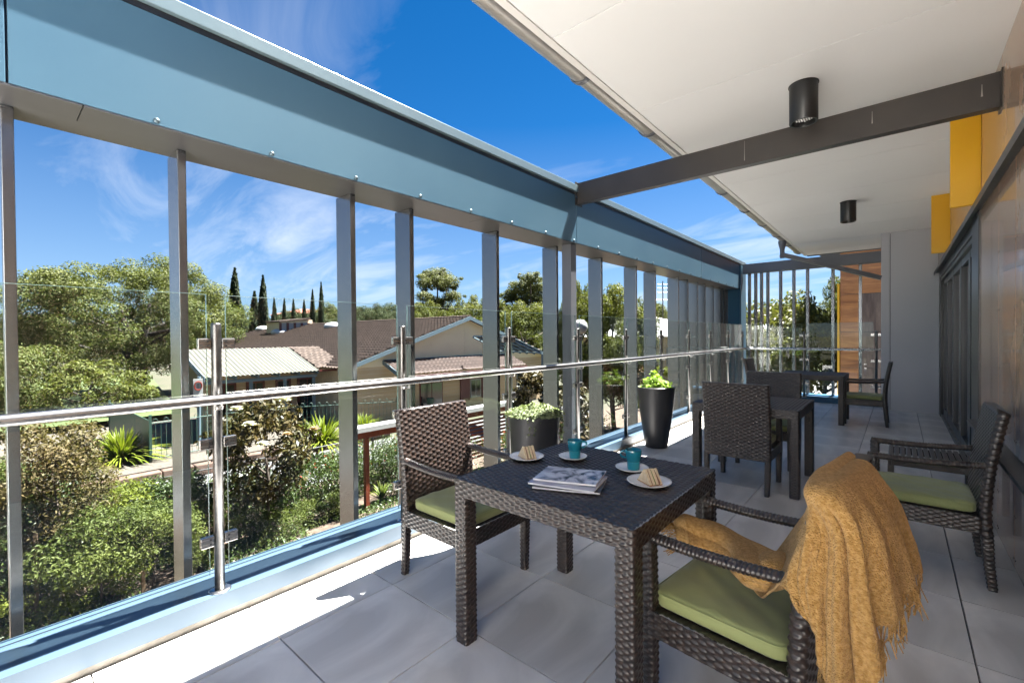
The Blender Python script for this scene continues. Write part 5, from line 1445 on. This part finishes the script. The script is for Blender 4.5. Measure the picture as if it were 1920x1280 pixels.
gum('tall gum tree with layered crown above the cream gable', [(820, 520, 26), (840, 530, 20), (798, 532, 16), (848, 556, 16), (795, 556, 14), (820, 572, 24), (785, 590, 22), (845, 590, 24)], 58, 31)
gum('tall gum tree with open crown beside the steel column', [(995, 522, 16), (975, 540, 20), (1008, 540, 18), (955, 556, 16), (990, 560, 22), (1020, 560, 18), (960, 585, 22), (1000, 592, 26)], 56, 32)
# wooded middle distance: a few kinds, repeated
kinds = []
for k, (lm, sd) in enumerate((('leaf_olive', 41), ('leaf_far', 42), ('leaf_gum', 43), ('leaf_olive', 44))):
    t = tree('garden_tree', 'x', (0, 0, 0), 8.5, (4.2, 4.2, 3.4), 5.2, 120, .85, 34000, .23, .10, M[lm], M['bark'], sd, .25)
    kinds.append(t)
NAMES = ['yellow green', 'grey green', 'dark gum green', 'olive green']
used = set()
def put(k, px, dep, top_px, wpx, lab, group=None, seed=0):
    """px: horizontal pixel; top_px: pixel row of its top; wpx: crown width in pixels"""
    tp = at((px, top_px), dep); h = tp[2] - GZ; w = wpx / 847 * dep
    s = (w / 9.6, w / 9.6, h / 9.0)
    loc = (tp[0], tp[1], GZ)
    if k not in used:
        used.add(k); r = kinds[k]; r.location = loc; r.scale = s; r.rotation_euler = (0, 0, seed); tag(r, lab, 'tree', group)
        if group is None and 'group' in r: del r['group']
        return r
    r = copy_tree(kinds[k], None, loc, seed, s, lab, 'tree', group)
    if group is None and 'group' in r.keys(): del r['group']
    return r
put(0, 1150, 23, 525, 175, 'bushy yellow green tree behind the globe lamp', None, .3)
put(3, 1085, 26, 520, 120, 'olive green tree beside the dark steel column', None, 1.7)
put(0, 985, 40, 560, 150, 'yellow green tree rising behind the awning', None, 2.2)
put(3, 900, 46, 548, 150, 'olive tree behind the right slope of the cream gable', None, 4.0)
put(0, 800, 52, 560, 110, 'yellow green tree peeping over the ridge below the tall gum', None, 5.1)
put(2, 1225, 48, 560, 90, 'dark tree behind the pale roofed brick house', None, .9)
put(2, 1600, 34, 505, 130, 'dark gum tree beside the timber clad wing', None, 2.9)
put(0, 1490, 60, 560, 120, 'yellow green tree across the road seen through the end screen', None, 1.1)
G1 = 'trees along the skyline'
rng = np.random.default_rng(77)
LBL = {1: 'distant grey green tree in the treeline on the skyline', 2: 'distant dark tree in the treeline on the skyline'}
for i in range(46):
    px = -60 + i * 40 + rng.uniform(-12, 12)
    if 1640 < px: break
    k = 1 if rng.random() < .7 else 2
    dep = rng.uniform(95, 150); put(k, px, dep, rng.uniform(566, 600) if px > 470 else rng.uniform(575, 610), rng.uniform(70, 120), LBL[k], G1 + (' in grey green' if k == 1 else ' in dark green'), rng.uniform(0, 6))
for i in range(14):
    px = 650 + i * 28; put(1, px, rng.uniform(62, 75), rng.uniform(575, 592), rng.uniform(60, 80), LBL[1], G1 + ' in grey green', rng.uniform(0, 6))
# tree with broad leaves just beyond the end screen
eb_ = at((1478, 690), 17)
tree('broad_leaf_tree', 'broad leaved tree filling the view through the end screen', (eb_[0], eb_[1], GZ), 5.6, (2.3, 1.9, 1.75), 4.35, 70, .5, 9000, .17, .085, M['leaf_end'], M['bark_dark'], 51, .16)
eb_ = at((1555, 690), 19)
tree('broad_leaf_tree', 'second broad leaved tree next to the timber clad wing', (eb_[0], eb_[1], GZ), 5.2, (1.7, 1.6, 1.6), 4.0, 50, .45, 6000, .17, .085, M['leaf_end'], M['bark_dark'], 52, .13)

# hedge along the black fence
def hedge(name, lab, x0, x1, y0, y1, z0, z1, n, L, W, lm, seed, tips=None):
    rng = np.random.default_rng(seed); c = ((x0 + x1) / 2, (y0 + y1) / 2, z0); t = thing(name, c, lab, 'hedge')
    bl_ = []
    y = y0
    while y < y1:
        for xx in np.linspace(x0, x1, 3):
            for zz_ in np.linspace(z0 + .25, z1 - .25, 3):
                r = rng.uniform(.26, .42); bl_.append((xx + rng.normal(0, .1), y + rng.normal(0, .12), zz_ + rng.normal(0, .08), r, r, r * .9))
        y += .42
    V, F = cloud(bl_, n, L, W, rng, .45, .3, .8); V[:, 2] = np.maximum(V[:, 2], z0)
    link('foliage', mesh_from('foliage', V - np.array(c), F, lm), t)
    q = MB(); 
    for y in np.arange(y0 + .2, y1, .55): q.tube([((x0 + x1) / 2, y, z0), ((x0 + x1) / 2 + rng.normal(0, .1), y + .1, z1 - .3)], [.025, .012], 6)
    q.build('stems', M['bark'], t)
    if tips:
        sel = [b_ for b_ in bl_ if b_[2] > z1 - .4]; V, F = cloud(sel, tips, L * .9, W * .8, rng, .9, 1.2, .5)
        link('red_shoots', mesh_from('red_shoots', V - np.array(c), F, M['leaf_red']), t)
    return t
hedge('hedge', 'clipped glossy green hedge with red shoots in front of the black fence', -13.6, -12.4, .6, 10.2, GZ, -2.12, 44000, .085, .034, M['leaf_hedge'], 61, 420)
hedge('hedge', 'glossy hedge with red flower tips beyond the pergola', -9.6, -8.7, 9.6, 15.5, GZ, -1.6, 11000, .09, .038, M['leaf_hedge'], 62, 500)
hedge('hedge', 'low yellow green clipped hedge across the road', *sorted((at((1190, 700), 30)[0], at((1270, 700), 30)[0])), at((1225, 700), 30)[1] - .5, at((1225, 700), 30)[1] + .6, GZ, -.75, 5200, .16, .07, M['leaf_lime'], 63)
# magnolia with cream flowers
mg = at((497, 850), 11.0)
MG = tree('magnolia', 'magnolia with bronze backed leaves and large cream flowers above the hedge', (mg[0], mg[1], GZ), 3.0, (1.08, 1.12, 1.22), 2.15, 75, .34, 5200, .155, .058, M['leaf_magnolia'], M['bark'], 71, .06)
rng = np.random.default_rng(5)
def flower(root, px, dep, r, m):
    c = at(px, dep); n = 11; a = np.linspace(0, 2 * PI, n, endpoint=False) + rng.uniform(0, 1)
    el = np.where(np.arange(n) % 2, .9, .35)
    d = np.stack([np.cos(a) * np.cos(el), np.sin(a) * np.cos(el), np.sin(el)], 1)
    V, F = leafset(c + d * r * .5, np.cross(d, np.cross(d, [0, 0, 1.0])) * -1 + [0, 0, .6], r, r * .7, rng, .3, axis=d)
    link('flower', mesh_from('flower', V - np.array(root.location), F, m, True), root)
for px, m_ in (((467, 798), 'petal'), ((492, 835), 'petal'), ((444, 769), 'petal'), ((589, 805), 'petal_old'), ((538, 815), 'petal_old'), ((535, 752), 'petal')):
    flower(MG, px, 10.0, .16 if m_ == 'petal' else .11, M[m_])
m2 = at((998, 742), 11.5)
tree('magnolia', 'bronze leaved magnolia behind the round planter', (m2[0], m2[1], GZ), 3.3, (.55, .55, .75), 3.15, 40, .24, 2600, .14, .055, M['leaf_magnolia'], M['bark'], 72, .05)
m3 = at((1060, 760), 10.5)
tree('magnolia', 'tall narrow bronze magnolia between the steel column and the lamp', (m3[0], m3[1], GZ), 3.4, (.6, .6, 1.4), 2.3, 60, .28, 4200, .14, .055, M['leaf_magnolia'], M['bark'], 73, .05)
m4 = at((1150, 690), 22)
tree('rusty_shrub', 'rusty pink shrub under the yellow green tree', (m4[0], m4[1], GZ), 2.6, (1.2, 1.2, .9), 2.7, 40, .4, 3200, .14, .07, M['leaf_rust'], M['bark_dark'], 74, .07, 'shrub')
# crepe myrtle and soft shrubs close below the balustrade
c1 = at((98, 900), 8.3)
tree('crepe_myrtle', 'coppery leaved young tree tied to a stake close below the balustrade', (c1[0], c1[1], GZ), 3.0, (.78, .85, 1.25), 2.05, 95, .30, 13000, .072, .036, M['leaf_copper'], M['bark'], 81, .035)
for i, (px, dep, R, cz, nl, lab, lm) in enumerate((
        ((190, 1010), 8.0, (.72, .8, .52), 1.05, 6500, 'feathery soft green shrub beside the coppery tree', 'leaf_shrub'),
        ((285, 1005), 8.8, (.7, .75, .55), 1.0, 6200, 'feathery soft green shrub in front of the hedge end', 'leaf_shrub'),
        ((20, 1010), 7.8, (.6, .6, .8), 1.1, 5000, 'dark glossy shrub behind the stake', 'leaf_hedge'),
        ((235, 945), 9.6, (.4, .45, .5), 1.2, 3600, 'lime tipped shrub against the black fence', 'leaf_lime'),
        ((130, 1070), 8.2, (.6, .65, .5), .75, 4200, 'glossy dark shrub low in the bed below the coppery tree', 'leaf_hedge'))):
    p = at(px, dep); rz0 = GZ
    tree('garden_shrub', lab, (p[0], p[1], rz0), cz + .3, R, cz + max(0, (p[2] - GZ - cz)) * .6, 55, .24, nl, .075, .026, M[lm], M['bark'], 90 + i, .025, 'shrub')
for i, (px, dep, r, lab) in enumerate((((225, 1075), 8.3, .42, 'low lime green mound on the mulch by the second stake'), ((50, 1150), 7.6, .45, 'low lime green mound at the foot of the first fin'), ((140, 1120), 7.9, .4, 'small lime green mound between the stakes'),
        ((520, 1000), 10.8, .5, 'low soft green mound in front of the hedge'), ((580, 965), 11.6, .45, 'low soft green mound near the pergola post'), ((455, 1020), 10.4, .45, 'low soft green mound below the magnolia'), ((640, 940), 12.2, .4, 'low soft green mound beside the pergola post'), ((370, 1050), 9.3, .4, 'low dark green mound behind the first balustrade post'))):
    p = onZ(px, GZ); p = at(px, dep)
    tree('ground_cover_plant', lab, (p[0], p[1], GZ), .4, (r, r, r * .8), max(.35, (p[2] - GZ)), 26, .18, 2600, .05, .022, M['leaf_lime'] if i < 3 else M['leaf_shrub'], M['bark'], 110 + i, .012, 'plant')
# timber stakes
for px0, px1, dep, lab in (((66, 1000), (66, 1130), 7.7, 'timber stake holding the coppery young tree'), ((268, 1070), (268, 1112), 8.4, 'short timber stake standing on the mulch')):
    a = at(px0, dep); c = np.array([a[0], a[1], GZ])
    t = MB(); t.box(a[0] - .028, a[0] + .028, a[1] - .028, a[1] + .028, GZ, a[2]); o = t.build('stake', M['stake'], None, bevel=.006, origin=(a[0], a[1], GZ)); tag(o, lab, 'stake')
# strappy clumps
def flax(lab, base, r, n, seed):
    rng = np.random.default_rng(seed); t = thing('flax_clump', base, lab, 'plant'); V = []; F = []
    for i in range(n):
        a = rng.uniform(0, 2 * PI); el = rng.uniform(.35, 1.4); L = r * rng.uniform(.75, 1.15); w = r * .017 * rng.uniform(.7, 1.3)
        d = np.array([math.cos(a), math.sin(a), 0]); s = np.array([-d[1], d[0], 0]); b0 = len(V); k = 6
        for j in range(k + 1):
            f0 = j / k; q = d * (.06 * r + L * f0 * math.cos(el) * (1 + .15 * f0)) + np.array([0, 0, L * (f0 * math.sin(el) - .42 * f0 ** 2.4 * math.cos(el * .8))])
            ww = w * (1 - f0 ** 2.5) * (.6 + .8 * min(1, f0 * 3)) + .0015
            V += [q + s * ww + np.array([0, 0, ww * .5]), q - s * ww + np.array([0, 0, ww * .5])]
        F += [(b0 + 2 * j, b0 + 2 * j + 1, b0 + 2 * j + 3, b0 + 2 * j + 2) for j in range(k)]
    link('leaves', mesh_from('leaves', np.array(V), np.array(F), M['leaf_flax'], True), t)
f1 = onZ((228, 866), GZ + .42); flax('big yellow green strappy clump above the sandstone wall', f1, 1.45, 420, 1)
f1 = onZ((605, 838), GZ + .42); flax('fan shaped strappy clump beside the magnolia', f1, 1.6, 260, 2)
f1 = onZ((682, 805), GZ + .42); flax('smaller strappy clump by the air conditioning unit', f1, 1.0, 220, 3)
f1 = onZ((715, 935), GZ); flax('low strappy clump at the foot of the pergola', f1, .6, 60, 4)
f1 = onZ((1205, 735), GZ); flax('grey strappy clump by the road', f1, 1.0, 60, 5)

# leafy ground cover between the shrubs: nobody could count it
rng = np.random.default_rng(303); n = 26000
p = np.stack([rng.uniform(-12.6, -8.2, n), rng.uniform(-1.8, 9.0, n), GZ + .02 + .22 * rng.random(n) ** 1.5], 1)
keep = np.sin(p[:, 0] * 2.3 + 1.0) * np.sin(p[:, 1] * 1.9) + .5 * np.sin(p[:, 1] * 4.1 + p[:, 0]) > -.35
p = p[keep]
V, F = leafset(p, np.array([0, 0, 1.0]) + rng.normal(size=(len(p), 3)) * .7, .085 * rng.uniform(.6, 1.3, len(p)), .036, rng, .15)
o = link('ground_cover', mesh_from('ground_cover', V, F, M['leaf_hedge'])); tag(o, 'dark leafy ground cover over the mulch below the balustrade', 'ground cover', None, 'stuff')
for i, (px, dep, Rr, cz, lab, lm) in enumerate((
        ((55, 930), 9.4, (.9, .9, 1.0), 1.25, 'dense dark shrub behind the coppery tree', 'leaf_hedge'), ((105, 905), 10.2, (.7, .8, .8), 1.3, 'bronze green shrub between the coppery tree and the fence', 'leaf_copper'),
        ((330, 960), 10.3, (.6, .7, .7), 1.0, 'dark glossy shrub at the end of the hedge', 'leaf_hedge'), ((-40, 960), 8.6, (.8, .8, 1.0), 1.3, 'dark shrub at the edge of the bed beyond the first fin', 'leaf_shrub'))):
    p = at(px, dep)
    tree('garden_shrub', lab, (p[0], p[1], GZ), cz + .3, Rr, cz + max(0, (p[2] - GZ - cz)) * .6, 60, .26, 8000, .075, .03, M[lm], M['bark'], 140 + i, .025, 'shrub')
